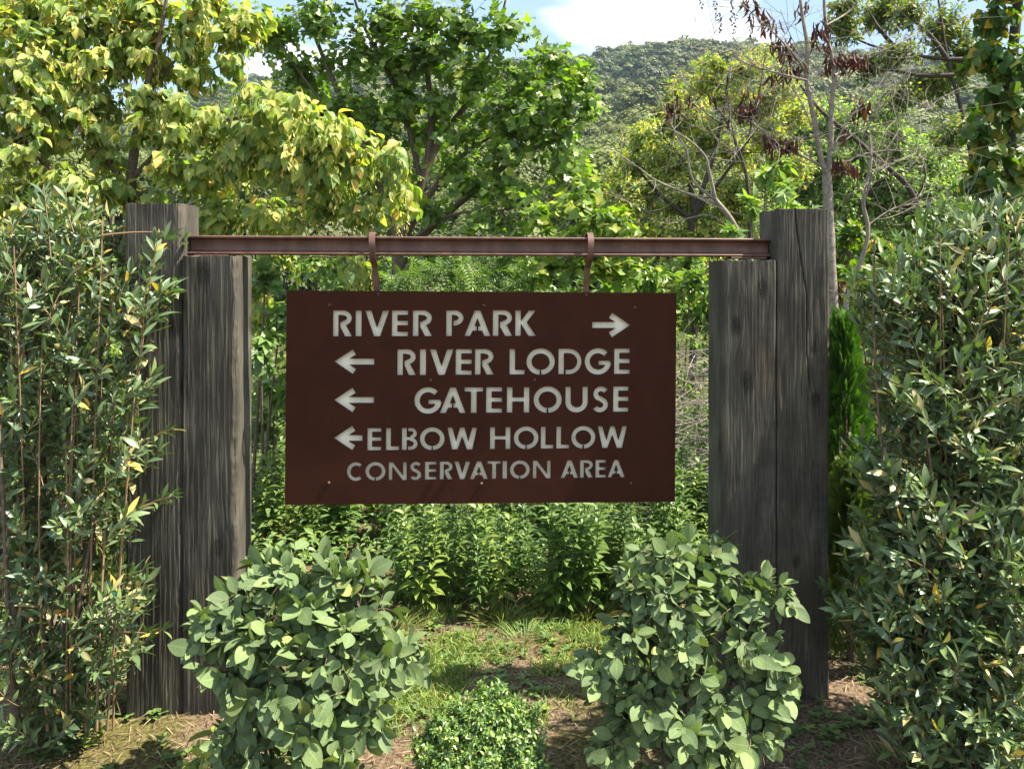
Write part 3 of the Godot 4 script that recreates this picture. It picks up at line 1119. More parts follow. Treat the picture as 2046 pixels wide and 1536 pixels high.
# the leaves that show largest become parts, the others one mass
func dress(o: Node3D, lv: Leafy, opt: Dictionary) -> void:
	var m: Dictionary = opt.mat
	var meshes: Array = opt.leaf
	var single := {}
	var most: int = opt.get("single", 0)
	if most > 0:
		var order := []
		for k in lv.xf.size():
			var p: Vector3 = lv.xf[k].origin
			var q := pixel_of(p)
			if q.x > -10 and q.x < 2056 and q.y > -10 and q.y < 1546:
				order.append(Vector2(-p.z, k))
		order.sort()
		for k in mini(most, order.size()):
			single[int(order[k].y)] = true
	var xf := []
	var tint := []
	for k in meshes.size():
		xf.append([])
		tint.append(PackedColorArray())
	var numb := 0
	for k in lv.xf.size():
		var t: Transform3D = lv.xf[k]
		t.origin -= o.position
		var which := k % meshes.size()
		if single.has(k):
			var l := MeshInstance3D.new()
			l.mesh = meshes[which]
			l.material_override = m.each[lv.kind[k]]
			l.transform = t
			l.name = "leaf" if numb == 0 else "leaf_%03d" % numb
			numb += 1
			o.add_child(l, true)
		else:
			var c: Color = m.tints[lv.kind[k]]
			xf[which].append(t)
			tint[which].append(Color(c.r * lv.shade[k], c.g * lv.shade[k], c.b * lv.shade[k]))
	for k in meshes.size():
		if xf[k].size():
			spread(opt.get("called", "foliage"), meshes[k], m.all, xf[k], tint[k], o)

func clump(px: float, py: float, d: float, rx: float, ry: float, rz: float) -> Array:
	return [at(px, py, d), Vector3(rx / F * d, ry / F * d, rz)]

func line(list: Array, d: float) -> PackedVector3Array:   # points given as seen in the photograph, at their depth
	var out := PackedVector3Array()
	for p in list:
		out.append(at(p[0], p[1], p[2] if p.size() > 2 else d))
	return out

# ---------------------------------------------------------------- the shrubs round the gate
var narrow := []
var oval := []

func near_shrubs() -> void:
	narrow = [leaf_mesh(0.27, 0.95, 0.30, 0.16, 6, 0.0), leaf_mesh(0.25, 1.0, 0.42, -0.05, 6, 0.006), leaf_mesh(0.30, 0.95, 0.22, 0.28, 6, 0.0), leaf_mesh(0.22, 0.95, 0.7, 0.1, 6, 0.008)]
	oval = [leaf_mesh(0.62, 0.98, 0.18, 0.16, 8, 0.006, 0.75), leaf_mesh(0.56, 1.0, 0.28, 0.06, 8, 0.0, 0.8), leaf_mesh(0.66, 0.98, 0.10, 0.28, 8, 0.010, 0.7), leaf_mesh(0.6, 0.98, 0.45, -0.1, 8, 0.006, 0.75)]
	var vib := {"leaf": narrow, "bark": mat.bark_brown, "twig_mat": mat.twig_tan, "twig": 0.0016, "branch": 0.004, "gap": 0.036, "size": [0.040, 0.080], "len": [0.14, 0.34], "upright": 0.75, "open": 0.85, "droop": -0.05, "up": 0.7, "out": 0.45, "loose": 0.5, "mix": [0.31, 0.26, 0.18, 0.17, 0.065, 0.015], "single": parts_limit, "from": 0.2, "rise": 0.5, "arch": 0.05, "floor": 0.12}
	# left
	var o := thing("narrow_leaved_shrub", "tall glossy shrub with narrow leaves left of the left timber posts", "shrub", Vector3(-1.62, 0, -2.95), "glossy narrow-leaved shrubs beside the posts")
	var limbs := []
	for s in [[[[100, 1440, 2.85], [95, 1180, 2.85], [80, 800, 2.9], [70, 520, 2.95]], 0.020, 0.006], [[[150, 1440, 2.8], [165, 1150, 2.85], [190, 850, 2.9], [215, 600, 2.95], [225, 430, 3.0]], 0.017, 0.005], [[[60, 1450, 2.9], [20, 1150, 2.95], [-40, 800, 3.0], [-60, 500, 3.0]], 0.016, 0.005], [[[130, 1450, 2.95], [135, 1100, 3.1], [150, 750, 3.2], [140, 450, 3.2]], 0.018, 0.005], [[[120, 1430, 2.75], [150, 1250, 2.7], [185, 1060, 2.72], [225, 900, 2.75]], 0.010, 0.004], [[[40, 1480, 2.7], [20, 1300, 2.65], [5, 1000, 2.65], [-10, 750, 2.7]], 0.012, 0.004], [[[90, 1420, 2.9], [40, 900, 2.9], [30, 560, 3.0]], 0.011, 0.004], [[[165, 1430, 2.9], [190, 1000, 2.95], [170, 640, 3.05]], 0.010, 0.003]]:
		limbs.append([line(s[0], 2.9), s[1], s[2], "stem"])
	for k in 14:      # slim tan shoots standing up through it
		var x := rng.randf_range(-20, 290)
		var foot := at(lerpf(x, 110, 0.35), 1460, rng.randf_range(2.62, 2.8))
		var head := at(x, rng.randf_range(430, 900), rng.randf_range(2.62, 2.85))
		limbs.append([bend(foot, head, Vector3(rng.randf_range(-0.05, 0.05), 0, 0.04), 5), 0.0045, 0.002, "stem", mat.twig_tan])
	var cl := []
	for c in [[80, 470, 2.95, 130, 80], [218, 480, 2.95, 85, 70], [10, 520, 2.9, 90, 90], [140, 570, 2.85, 150, 80], [268, 600, 2.78, 60, 60], [60, 680, 2.85, 120, 90], [188, 700, 2.8, 110, 80], [283, 740, 2.72, 45, 60], [44, 820, 2.8, 93.5, 90], [164, 880, 2.8, 85, 80], [229, 860, 2.75, 42.5, 60], [4, 960, 2.75, 76.5, 90], [124, 1010, 2.75, 93.5, 80], [209, 990, 2.7, 51, 55], [34, 1110, 2.72, 85, 90], [144, 1160, 2.72, 85, 80], [239, 1180, 2.66, 51, 45], [24, 1260, 2.7, 85, 80], [134, 1300, 2.7, 85, 70], [219, 1290, 2.66, 51, 40], [54, 1390, 2.68, 93.5, 60], [174, 1400, 2.7, 51, 45], [-70, 700, 2.9, 80, 200], [-86, 1100, 2.85, 68, 200], [100, 400, 3.05, 90, 40], [308, 560, 2.75, 35, 35], [318, 600, 2.74, 32, 40], [300, 880, 2.7, 34, 26], [300, 1010, 2.68, 34, 22], [300, 1180, 2.64, 36, 22], [290, 1270, 2.64, 34, 24], [325, 470, 2.8, 30, 30]]:
		cl.append(clump(c[0], c[1], c[2], c[3], c[4], 0.2))
	var a := vib.duplicate()
	a.mat = mat.viburnum
	a.shoots = 620
	plant(o, limbs, cl, a)
	# right
	o = thing("narrow_leaved_shrub", "tall dark glossy shrub with narrow leaves right of the cracked timber post", "shrub", Vector3(1.62, 0, -2.9), "glossy narrow-leaved shrubs beside the posts")
	limbs = []
	for s in [[[[1900, 1470, 2.7], [1880, 1150, 2.75], [1850, 800, 2.8], [1860, 520, 2.9]], 0.018, 0.005], [[[1960, 1470, 2.8], [1980, 1100, 2.85], [1960, 700, 2.9], [1940, 480, 3.0]], 0.018, 0.005], [[[1860, 1450, 2.75], [1790, 1150, 2.72], [1775, 850, 2.72], [1765, 620, 2.75]], 0.010, 0.003], [[[1850, 1440, 2.72], [1775, 1000, 2.68], [1748, 700, 2.7], [1748, 475, 2.72]], 0.007, 0.003], [[[2000, 1480, 2.75], [2050, 1150, 2.75], [2030, 800, 2.8], [2010, 540, 2.9]], 0.016, 0.005], [[[2010, 1480, 2.9], [2120, 1000, 2.95], [2150, 600, 3.0]], 0.018, 0.005], [[[1930, 1460, 2.65], [1900, 1250, 2.6], [1870, 1000, 2.58], [1850, 860, 2.6]], 0.008, 0.003]]:
		limbs.append([line(s[0], 2.8), s[1], s[2], "stem"])
	for k in 14:      # slim tan shoots standing up through it
		var x := rng.randf_range(1735, 2040)
		var foot := at(lerpf(x, 1900, 0.35), 1460, rng.randf_range(2.62, 2.8))
		var head := at(x, rng.randf_range(430, 900), rng.randf_range(2.62, 2.85))
		limbs.append([bend(foot, head, Vector3(rng.randf_range(-0.05, 0.05), 0, 0.04), 5), 0.0045, 0.002, "stem", mat.twig_tan])
	cl = []
	for c in [[1900, 480, 2.95, 120, 70], [2020, 490, 2.95, 90, 90], [1820, 540, 2.85, 80, 60], [1760, 560, 2.75, 50, 70], [1950, 590, 2.85, 120, 80], [1840, 660, 2.75, 110, 80], [2020, 690, 2.8, 90, 90], [1930, 750, 2.75, 110, 80], [1810, 790, 2.68, 90, 70], [2020, 850, 2.75, 80, 90], [1900, 880, 2.68, 110, 80], [1780, 930, 2.65, 80, 70], [1980, 970, 2.68, 100, 80], [1860, 1030, 2.62, 110, 80], [1760, 1080, 2.62, 80, 60], [1960, 1110, 2.62, 100, 80], [1840, 1180, 2.58, 110, 70], [1730, 1200, 2.58, 80, 60], [2010, 1230, 2.6, 80, 80], [1900, 1270, 2.55, 100, 70], [1780, 1300, 2.56, 90, 55], [1980, 1360, 2.55, 90, 60], [1870, 1390, 2.52, 90, 55], [1790, 1380, 2.55, 60, 40], [1950, 1450, 2.5, 100, 45], [2030, 1470, 2.5, 60, 60], [2110, 650, 2.9, 80, 200], [2110, 1050, 2.8, 80, 220], [2000, 420, 3.0, 70, 35], [1860, 1470, 2.5, 60, 35]]:
		cl.append(clump(c[0], c[1], c[2], c[3], c[4], 0.2))
	var b := vib.duplicate()
	b.mat = mat.viburnum
	b.shoots = 1250
	b.size = [0.044, 0.086]
	plant(o, limbs, cl, b)
	# the broad-leaved shrubs in front of the posts
	var broad := {"leaf": oval, "bark": mat.bark_brown, "twig": 0.0018, "branch": 0.004, "gap": 0.042, "size": [0.040, 0.084], "len": [0.12, 0.26], "open": 1.05, "droop": 0.16, "up": 0.75, "out": 0.75, "loose": 0.42, "mix": [0.33, 0.29, 0.18, 0.18, 0.015, 0.005], "single": parts_limit, "from": 0.25, "shell": 0.4, "floor": 0.10, "hang": [0.25, 0.60]}
	o = thing("broad_leaved_shrub", "pale grey green shrub with broad oval leaves below the left end of the sign", "shrub", Vector3(-0.68, 0, -2.48), "broad-leaved shrubs in front of the posts")
	limbs = []
	for s in [[[[560, 1600, 2.45], [520, 1400, 2.45], [470, 1250, 2.45]], 0.008, 0.004], [[[580, 1600, 2.5], [600, 1350, 2.5], [590, 1180, 2.55]], 0.009, 0.004], [[[610, 1600, 2.45], [680, 1400, 2.42], [720, 1230, 2.45]], 0.008, 0.004], [[[600, 1600, 2.5], [760, 1420, 2.5], [800, 1330, 2.52]], 0.006, 0.003], [[[540, 1590, 2.42], [520, 1450, 2.38], [450, 1330, 2.38]], 0.006, 0.003]]:
		limbs.append([line(s[0], 2.45), s[1], s[2], "stem"])
	cl = []
	for c in [[560, 1150, 2.55, 90, 45], [690, 1150, 2.55, 90, 55], [470, 1200, 2.5, 70, 50], [620, 1220, 2.45, 100, 60], [740, 1230, 2.48, 70, 65], [420, 1260, 2.45, 60, 60], [520, 1280, 2.38, 90, 60], [650, 1300, 2.36, 100, 70], [780, 1310, 2.45, 65, 60], [450, 1350, 2.36, 75, 50], [560, 1370, 2.33, 80, 60], [700, 1390, 2.34, 80, 60], [480, 1420, 2.36, 50, 45], [630, 1450, 2.3, 70, 60], [660, 1510, 2.26, 60, 50], [740, 1440, 2.36, 50, 40], [440, 1480, 2.3, 35, 35], [520, 1510, 2.3, 70, 40], [590, 1560, 2.25, 80, 40], [700, 1560, 2.25, 60, 40], [480, 1570, 2.28, 60, 30], [560, 1120, 2.62, 60, 30], [830, 1340, 2.5, 35, 35]]:
		cl.append(clump(c[0], c[1], c[2], c[3], c[4], 0.13))
	a = broad.duplicate()
	a.mat = mat.broad
	a.shoots = 380
	plant(o, limbs, cl, a)
	o = thing("broad_leaved_shrub", "green shrub with smaller rounded leaves in front of the right timber posts", "shrub", Vector3(0.52, 0, -2.5), "broad-leaved shrubs in front of the posts")
	limbs = []
	for s in [[[[1340, 1590, 2.5], [1310, 1400, 2.5], [1290, 1200, 2.52]], 0.008, 0.004], [[[1360, 1590, 2.5], [1370, 1380, 2.52], [1380, 1150, 2.58]], 0.009, 0.004], [[[1380, 1590, 2.48], [1450, 1400, 2.5], [1500, 1220, 2.55]], 0.007, 0.003], [[[1350, 1590, 2.45], [1250, 1450, 2.45], [1200, 1340, 2.48]], 0.006, 0.003], [[[1390, 1590, 2.42], [1480, 1470, 2.4], [1540, 1380, 2.42]], 0.006, 0.003]]:
		limbs.append([line(s[0], 2.48), s[1], s[2], "stem"])
	cl = []
	for c in [[1320, 1110, 2.58, 70, 40], [1270, 1170, 2.52, 65, 50], [1390, 1130, 2.6, 60, 45], [1430, 1100, 2.66, 40, 40], [1350, 1210, 2.46, 90, 60], [1470, 1200, 2.5, 80, 50], [1550, 1175, 2.5, 40, 40], [1250, 1270, 2.46, 60, 60], [1370, 1300, 2.4, 90, 60], [1490, 1290, 2.42, 80, 60], [1200, 1350, 2.46, 55, 50], [1300, 1390, 2.38, 80, 60], [1430, 1390, 2.36, 80, 60], [1540, 1350, 2.4, 50, 55], [1240, 1450, 2.38, 60, 50], [1360, 1470, 2.3, 80, 55], [1480, 1470, 2.32, 70, 55], [1210, 1500, 2.34, 50, 40], [1540, 1450, 2.36, 45, 45], [1430, 1530, 2.26, 80, 35]]:
		cl.append(clump(c[0], c[1], c[2], c[3], c[4], 0.13))
	b = broad.duplicate()
	b.mat = mat.broad
	b.shoots = 390
	b.size = [0.036, 0.074]
	plant(o, limbs, cl, b)
	# a young shoot of the same at its foot
	o = thing("broad_leaved_seedling", "young yellow green seedling at the lower left foot of the pale broad-leaved shrub", "seedling", Vector3(-0.86, 0, -2.38))
	c_young(o, broad)
	# the low small-leaved shrub at the front
	o = thing("dwarf_shrub", "low shrub of tiny bright leaves in front between the two broad-leaved shrubs", "shrub", at(960, 1600, 2.45))
	o.position.y = 0
	limbs = []
	for k in 9:
		var tip := at(850 + k * 27, 1430 + absf(k - 4) * 14, 2.42 + 0.05 * (k % 3))
		limbs.append([bend(Vector3(o.position.x + (k - 4) * 0.02, -0.02, o.position.z), tip, Vector3((k - 4) * 0.01, 0.02, 0), 4), 0.004, 0.0015, "stem"])
	cl = []
	for c in [[960, 1460, 2.45, 120, 65], [875, 1475, 2.42, 65, 55], [1045, 1465, 2.45, 60, 60], [930, 1430, 2.5, 70, 40], [1010, 1420, 2.5, 60, 40], [960, 1530, 2.36, 120, 50], [860, 1530, 2.38, 50, 40], [1060, 1530, 2.38, 40, 45], [975, 1395, 2.55, 50, 30]]:
		cl.append(clump(c[0], c[1], c[2], c[3], c[4], 0.11))
	plant(o, limbs, cl, {"leaf": [leaf_mesh(0.5, 0.8, 0.3, 0.2, 3)], "bark": mat.bark_brown, "twig_mat": mat.stem_green, "twig": 0.0009, "branch": 0.002, "gap": 0.0105, "size": [0.013, 0.021], "len": [0.05, 0.12], "open": 0.95, "droop": 0.0, "up": 0.8, "out": 0.6, "loose": 0.5, "mix": [0.4, 0.3, 0.2, 0.1], "mat": mat.boxwood, "shoots": 900, "shell": 0.4, "floor": 0.02, "from": 0.1})

func c_young(o: Node3D, broad: Dictionary) -> void:
	var y := broad.duplicate()
	y.mat = mat.golden
	y.shoots = 14
	y.size = [0.035, 0.06]
	y.mix = [0.35, 0.45, 0.2, 0.0, 0.0]
	y.single = 60
	y.erase("hang")
	plant(o, [[bend(o.position + Vector3(0, -0.03, 0), o.position + Vector3(0.03, 0.2, 0.02), Vector3(0.01, 0, 0), 4), 0.004, 0.002, "stem"]], [[o.position + Vector3(0, 0.18, 0), Vector3(0.12, 0.07, 0.08)], [o.position + Vector3(0.06, 0.11, 0.04), Vector3(0.09, 0.05, 0.06)]], y)

# ---------------------------------------------------------------- trees
func trees() -> void:
	var ovate := [leaf_mesh(0.60, 0.78, 0.35, 0.35, 5), leaf_mesh(0.52, 0.8, 0.5, 0.2, 5), leaf_mesh(0.64, 0.76, 0.2, 0.5, 5, 0.01)]
	var lobed := [lobed_mesh(0.2), lobed_mesh(0.45), lobed_mesh(0.05)]
	var small := [leaf_mesh(0.45, 0.85, 0.3, 0.25, 3)]
	# the yellow-green tree at the left
	var o := thing("yellowing_tree", "yellow green tree with drooping leaves and seeds above the left posts", "tree", at(262, 1075, 5.0))
	o.position.y = 0
	var limbs := []
	for s in [[[[266, 1040, 5.0], [262, 700, 5.0], [260, 430, 5.0], [262, 380, 5.0]], 0.055, 0.042, "trunk"], [[[261, 400], [264, 330], [280, 225], [298, 150, 4.9], [318, 80, 4.9], [338, -40, 4.9]], 0.034, 0.009, "branch"], [[[262, 385], [215, 320], [190, 260], [165, 195], [120, 90]], 0.022, 0.006, "branch"], [[[280, 225], [320, 150], [350, 120], [400, 30], [415, -40]], 0.014, 0.004, "branch"], [[[282, 215], [255, 170], [228, 120], [215, 60]], 0.012, 0.004, "branch"], [[[262, 360], [330, 290, 4.9], [430, 245, 4.7], [540, 225, 4.6], [600, 235, 4.5]], 0.018, 0.004, "branch"], [[[262, 390], [190, 390, 4.8], [90, 330, 4.7], [20, 240, 4.6], [-40, 150, 4.6]], 0.018, 0.004, "branch"], [[[262, 395], [380, 350, 4.9], [540, 310, 4.8], [700, 290, 4.7], [800, 320, 4.7]], 0.017, 0.004, "branch"], [[[300, 145], [400, 150], [480, 100]], 0.010, 0.003, "branch"], [[[262, 600], [380, 540, 5.1], [560, 530, 5.2], [590, 500, 5.2], [690, 400, 5.2]], 0.024, 0.006, "branch"], [[[100, 330, 4.7], [35, 250, 4.5], [30, 140, 4.5]], 0.008, 0.003, "branch"]]:
		limbs.append([line(s[0], 5.0), s[1], s[2], s[3]])
	var cl := []
	for c in [[60, 130, 4.7, 110, 120], [150, 60, 4.9, 100, 70], [30, 300, 4.6, 90, 80], [170, 190, 4.9, 80, 70], [110, 250, 4.8, 80, 60], [290, 60, 5.0, 80, 60], [380, 45, 5.0, 80, 50], [450, 60, 5.0, 55, 45], [240, 130, 5.1, 60, 50], [200, 300, 5.0, 80, 50], [330, 270, 4.9, 100, 50], [430, 260, 4.7, 90, 55], [410, 350, 4.9, 100, 60], [520, 200, 4.6, 70, 55], [570, 220, 4.5, 80, 60], [630, 260, 4.5, 80, 60], [560, 320, 4.7, 100, 60], [690, 330, 4.7, 90, 60], [650, 400, 4.8, 90, 60], [780, 320, 4.7, 65, 50], [790, 400, 4.75, 60, 50], [740, 430, 4.8, 70, 40], [520, 430, 4.9, 100, 50], [300, 420, 5.0, 80, 50], [120, 380, 4.7, 120, 60], [0, 420, 4.6, 60, 60], [380, 150, 5.0, 70, 35], [540, 520, 5.1, 60, 40], [720, 530, 4.9, 30, 30], [510, 620, 5.1, 45, 60], [-60, 250, 4.7, 60, 200], [460, 130, 5.0, 45, 30], [30, 30, 4.8, 80, 50], [220, 20, 5.0, 70, 50], [310, 120, 5.0, 50, 40], [100, 170, 4.7, 80, 60], [340, 330, 4.8, 80, 50], [200, 240, 4.9, 60, 50], [470, 330, 4.7, 70, 50], [620, 340, 4.6, 70, 50], [500, 270, 4.6, 60, 45], [420, 420, 4.9, 80, 40], [60, 220, 4.6, 70, 60], [700, 270, 4.7, 50, 40], [230, 380, 4.9, 80, 50], [230, 80, 5.0, 60, 60], [380, 100, 5.0, 60, 40], [170, 130, 4.8, 70, 60], [300, 200, 5.0, 60, 40], [370, 220, 4.8, 60, 40], [60, 0, 4.8, 90, 50], [180, -10, 5.0, 90, 40], [300, 0, 5.0, 90, 40], [430, 0, 5.0, 70, 40], [500, 40, 5.0, 40, 50]]:
		cl.append(clump(c[0], c[1], c[2], c[3], c[4], 0.32))
	plant(o, limbs, cl, {"leaf": ovate, "bark": mat.bark_brown, "twig": 0.0022, "branch": 0.006, "gap": 0.050, "size": [0.045, 0.100], "len": [0.20, 0.5], "open": 0.9, "droop": 0.85, "up": 0.5, "out": 0.7, "loose": 0.4, "mix": [0.27, 0.24, 0.19, 0.13, 0.13, 0.04], "mat": mat.elder, "shoots": 1750, "single": parts_limit, "from": 0.2, "shell": 0.5})
	var lv := Leafy.new()
	for k in 230:      # hanging bunches of winged seeds
		var c: Array = cl[rng.randi_range(0, cl.size() - 1)]
		var top: Vector3 = c[0] + in_ball(0.5) * c[1] * 0.9
		for e in 16:
			var p := top + Vector3(rng.randf_range(-0.02, 0.02), -0.012 * e, rng.randf_range(-0.02, 0.02))
			lv.xf.append(Transform3D(frame(Vector3(rng.randf_range(-0.6, 0.6), -1, rng.randf_range(-0.6, 0.6)), rv(), rng.randf_range(0.03, 0.045)), p))
			lv.kind.append(pick([0.5, 0.3, 0.2]))
			lv.shade.append(rng.randf_range(0.8, 1.2))
	dress(o, lv, {"leaf": [leaf_mesh(0.3, 1.1, 0.2, 0.2, 3)], "mat": mat.samara, "called": "seed_bunches"})
	# the big dark green tree in the middle
	o = thing("lobed_leaved_tree", "large dark green tree with lobed leaves behind the middle of the beam", "tree", at(800, 900, 7.8))
	o.position.y = 0
	limbs = []
	for s in [[[[800, 880, 7.8], [800, 520, 7.8], [802, 470, 7.8]], 0.10, 0.075, "trunk"], [[[802, 480], [850, 345], [863, 225], [855, 160], [850, 20], [850, -60]], 0.05, 0.012, "branch"], [[[805, 470], [868, 300], [940, 195], [990, 80], [1010, 0]], 0.045, 0.010, "branch"], [[[805, 480], [875, 365], [950, 290], [1050, 240], [1120, 180]], 0.035, 0.008, "branch"], [[[810, 500], [985, 350, 7.4], [1060, 300, 7.3], [1125, 268, 7.2], [1190, 200, 7.2]], 0.035, 0.006, "branch"], [[[795, 470], [730, 290], [660, 150], [610, 20]], 0.05, 0.012, "branch"], [[[795, 470], [705, 260], [640, 200], [560, 90]], 0.03, 0.008, "branch"], [[[840, 360], [800, 200], [730, 60], [700, -30]], 0.03, 0.008, "branch"], [[[810, 490], [900, 430, 7.2], [1000, 420, 7.0], [1100, 400, 6.9]], 0.02, 0.005, "branch"]]:
		limbs.append([line(s[0], 7.8), s[1], s[2], s[3]])
	cl = []
	for c in [[550, 70, 8.0, 70, 80], [600, 150, 8.0, 80, 70], [640, 40, 7.8, 90, 70], [720, 110, 7.8, 100, 80], [690, 210, 7.8, 90, 60], [780, 40, 7.7, 90, 60], [850, 110, 7.6, 100, 70], [800, 200, 7.8, 80, 60], [930, 60, 7.5, 90, 70], [1010, 60, 7.4, 75, 60], [940, 150, 7.4, 90, 60], [1030, 150, 7.3, 75, 60], [1000, 220, 7.3, 90, 50], [1100, 200, 7.2, 75, 60], [1160, 160, 7.1, 40, 50], [1180, 220, 7.1, 35, 50], [1120, 280, 7.1, 70, 45], [1020, 300, 7.2, 90, 45], [930, 270, 7.5, 80, 40], [940, 370, 7.3, 90, 40], [1040, 390, 7.1, 90, 35], [860, 420, 7.4, 80, 40], [740, 300, 8.0, 80, 50], [660, 290, 8.2, 90, 60], [560, 240, 8.2, 60, 60], [850, 270, 8.0, 60, 40], [980, 450, 7.2, 90, 30], [620, 380, 8.2, 100, 60], [740, 400, 8.1, 70, 50], [720, -60, 7.8, 200, 60], [960, -50, 7.6, 120, 50], [880, 520, 7.5, 80, 50], [700, 540, 7.8, 90, 50], [1050, 540, 7.2, 90, 40], [760, 640, 7.8, 150, 80], [1000, 660, 7.6, 150, 90], [620, 230, 8.0, 80, 60], [760, 250, 7.8, 70, 50], [880, 210, 7.7, 70, 50], [1060, 240, 7.2, 70, 50], [1140, 330, 7.1, 60, 40], [800, 340, 8.0, 80, 50], [900, 330, 7.6, 70, 45], [700, 340, 8.1, 80, 50], [1000, 370, 7.3, 80, 40], [560, 330, 8.2, 70, 60], [850, 30, 7.6, 80, 60], [1090, 110, 7.2, 50, 50], [800, 130, 7.8, 70, 50]]:
		cl.append(clump(c[0], c[1], c[2], c[3], c[4], 0.55))
	plant(o, limbs, cl, {"leaf": lobed, "bark": mat.bark_brown, "twig": 0.003, "branch": 0.008, "gap": 0.07, "size": [0.055, 0.108], "len": [0.3, 0.65], "open": 1.0, "droop": 0.35, "up": 0.7, "out": 0.6, "loose": 0.55, "mix": [0.28, 0.26, 0.2, 0.18, 0.08], "mat": mat.tulip, "shoots": 2300, "pair": false, "single": parts_limit, "from": 0.1, "shell": 0.5})
	# a bright sapling of the same kind just over the beam
	o = thing("lobed_leaved_sapling", "bright green sapling with lobed leaves over the beam near the right hanger", "sapling", at(1180, 950, 6.2))
	o.position.y = 0
	limbs = []
	for s in [[[[1175, 960], [1170, 600], [1160, 480], [1150, 400]], 0.02, 0.006, "trunk"], [[[1165, 560], [1210, 470], [1260, 430]], 0.008, 0.003, "branch"], [[[1165, 560], [1110, 470], [1080, 430]], 0.008, 0.003, "branch"]]:
		limbs.append([line(s[0], 6.2), s[1], s[2], s[3]])
	cl = []
	for c in [[1090, 430, 6.1, 60, 35], [1150, 410, 6.2, 60, 40], [1200, 440, 6.1, 60, 40], [1250, 455, 6.1, 55, 35], [1130, 480, 6.0, 60, 35], [1180, 530, 6.1, 80, 40], [1090, 540, 6.1, 60, 40], [1250, 540, 6.1, 50, 40], [1160, 630, 6.2, 100, 60], [1180, 370, 6.3, 40, 40]]:
		cl.append(clump(c[0], c[1], c[2], c[3], c[4], 0.25))
	plant(o, limbs, cl, {"leaf": lobed, "bark": mat.bark_brown, "twig": 0.002, "branch": 0.004, "gap": 0.07, "size": [0.055, 0.11], "len": [0.2, 0.4], "droop": 0.35, "up": 0.7, "out": 0.6, "loose": 0.5, "mix": [0.1, 0.2, 0.1, 0.35, 0.25], "mat": mat.tulip, "shoots": 330, "pair": false, "single": 150, "from": 0.1})
	# yellow-green trees further off, right of the middle
	far_tree("golden_tree", "small tree turning gold in front of the wooded hill, right of the dark tree", 1380, 10.5, [[[1385, 420], [1370, 330], [1300, 250]], [[1385, 430], [1420, 330], [1450, 200], [1455, 110]], [[1385, 440], [1320, 390], [1260, 320]], [[1385, 430], [1440, 360], [1510, 260]]], [[1290, 270, 55, 45], [1260, 330, 50, 50], [1340, 330, 80, 60], [1320, 260, 50, 40], [1410, 280, 70, 60], [1450, 190, 55, 45], [1430, 130, 50, 35], [1500, 210, 60, 50], [1470, 300, 70, 50], [1370, 410, 100, 45], [1280, 400, 60, 50], [1480, 390, 70, 50], [1420, 470, 110, 50], [1300, 480, 90, 50], [1380, 560, 120, 70], [1545, 270, 40, 60], [1240, 390, 50, 50], [1380, 230, 60, 50], [1400, 170, 50, 50], [1500, 140, 50, 40], [1350, 190, 40, 40], [1230, 450, 60, 50], [1560, 180, 45, 50], [1590, 330, 50, 60], [1220, 360, 40, 30], [1530, 110, 40, 30], [1470, 440, 80, 50], [1600, 230, 40, 50]], mat.golden, small, 2600, [0.05, 0.09])
	far_tree("pale_green_tree", "pale green tree behind the grey trunk with brown dead leaves", 1690, 13.0, [[[1690, 430], [1650, 330], [1590, 240]], [[1690, 430], [1710, 330], [1720, 240]], [[1690, 430], [1770, 350], [1810, 270]]], [[1580, 250, 60, 50], [1620, 320, 70, 60], [1700, 260, 75, 50], [1720, 330, 80, 50], [1790, 290, 60, 55], [1810, 370, 60, 50], [1650, 400, 90, 50], [1740, 410, 90, 50], [1560, 350, 50, 60], [1690, 490, 130, 60], [1560, 440, 60, 50], [1850, 450, 70, 60], [1640, 230, 60, 50], [1770, 220, 60, 50], [1850, 330, 60, 70], [1680, 350, 70, 50], [1900, 400, 60, 60], [1600, 400, 60, 50]], mat.pale, small, 3200, [0.06, 0.115])
	far_tree("locust_tree", "dark limbed tree with fine leaves at the upper right, beside the vine", 1950, 8.6, [[[1960, 420], [1930, 250], [1895, 120], [1870, -40]], [[1935, 265], [1985, 180], [1990, 60], [1985, -40]], [[1988, 105], [1950, 115], [1900, 118], [1830, 110], [1740, 90], [1680, 60]], [[1895, 120], [1850, 60], [1790, 20]], [[1800, 110], [1760, 60], [1735, 20]], [[1905, 150], [1840, 150], [1780, 140], [1730, 150]]], [[1750, 40, 60, 40], [1690, 60, 50, 40], [1820, 30, 60, 45], [1800, 100, 60, 40], [1880, 60, 60, 60], [1730, 130, 50, 40], [1860, 170, 70, 50], [1800, 200, 50, 40], [1920, 120, 50, 70], [1900, 270, 50, 50], [1780, 5, 80, 40], [1690, 10, 50, 40]], mat.locust, small, 900, [0.045, 0.075])
	# the vine-grown tree at the right edge
	o = thing("vine_clad_tree", "tree at the right edge overgrown with a green and yellow leaved vine", "tree", at(2020, 1000, 5.6))
	o.position.y = 0
	limbs = []
	for s in [[[[2040, 980], [2030, 600], [2022, 400], [2018, 200], [2030, 50], [2040, -60]], 0.05, 0.03, "trunk"], [[[2022, 330], [1985, 310], [1945, 320]], 0.010, 0.004, "branch"], [[[2020, 190], [1975, 130], [1950, 80]], 0.010, 0.004, "branch"], [[[2022, 260], [2070, 200], [2120, 120]], 0.015, 0.004, "branch"]]:
		limbs.append([line(s[0], 5.6), s[1], s[2], s[3]])
	cl = []
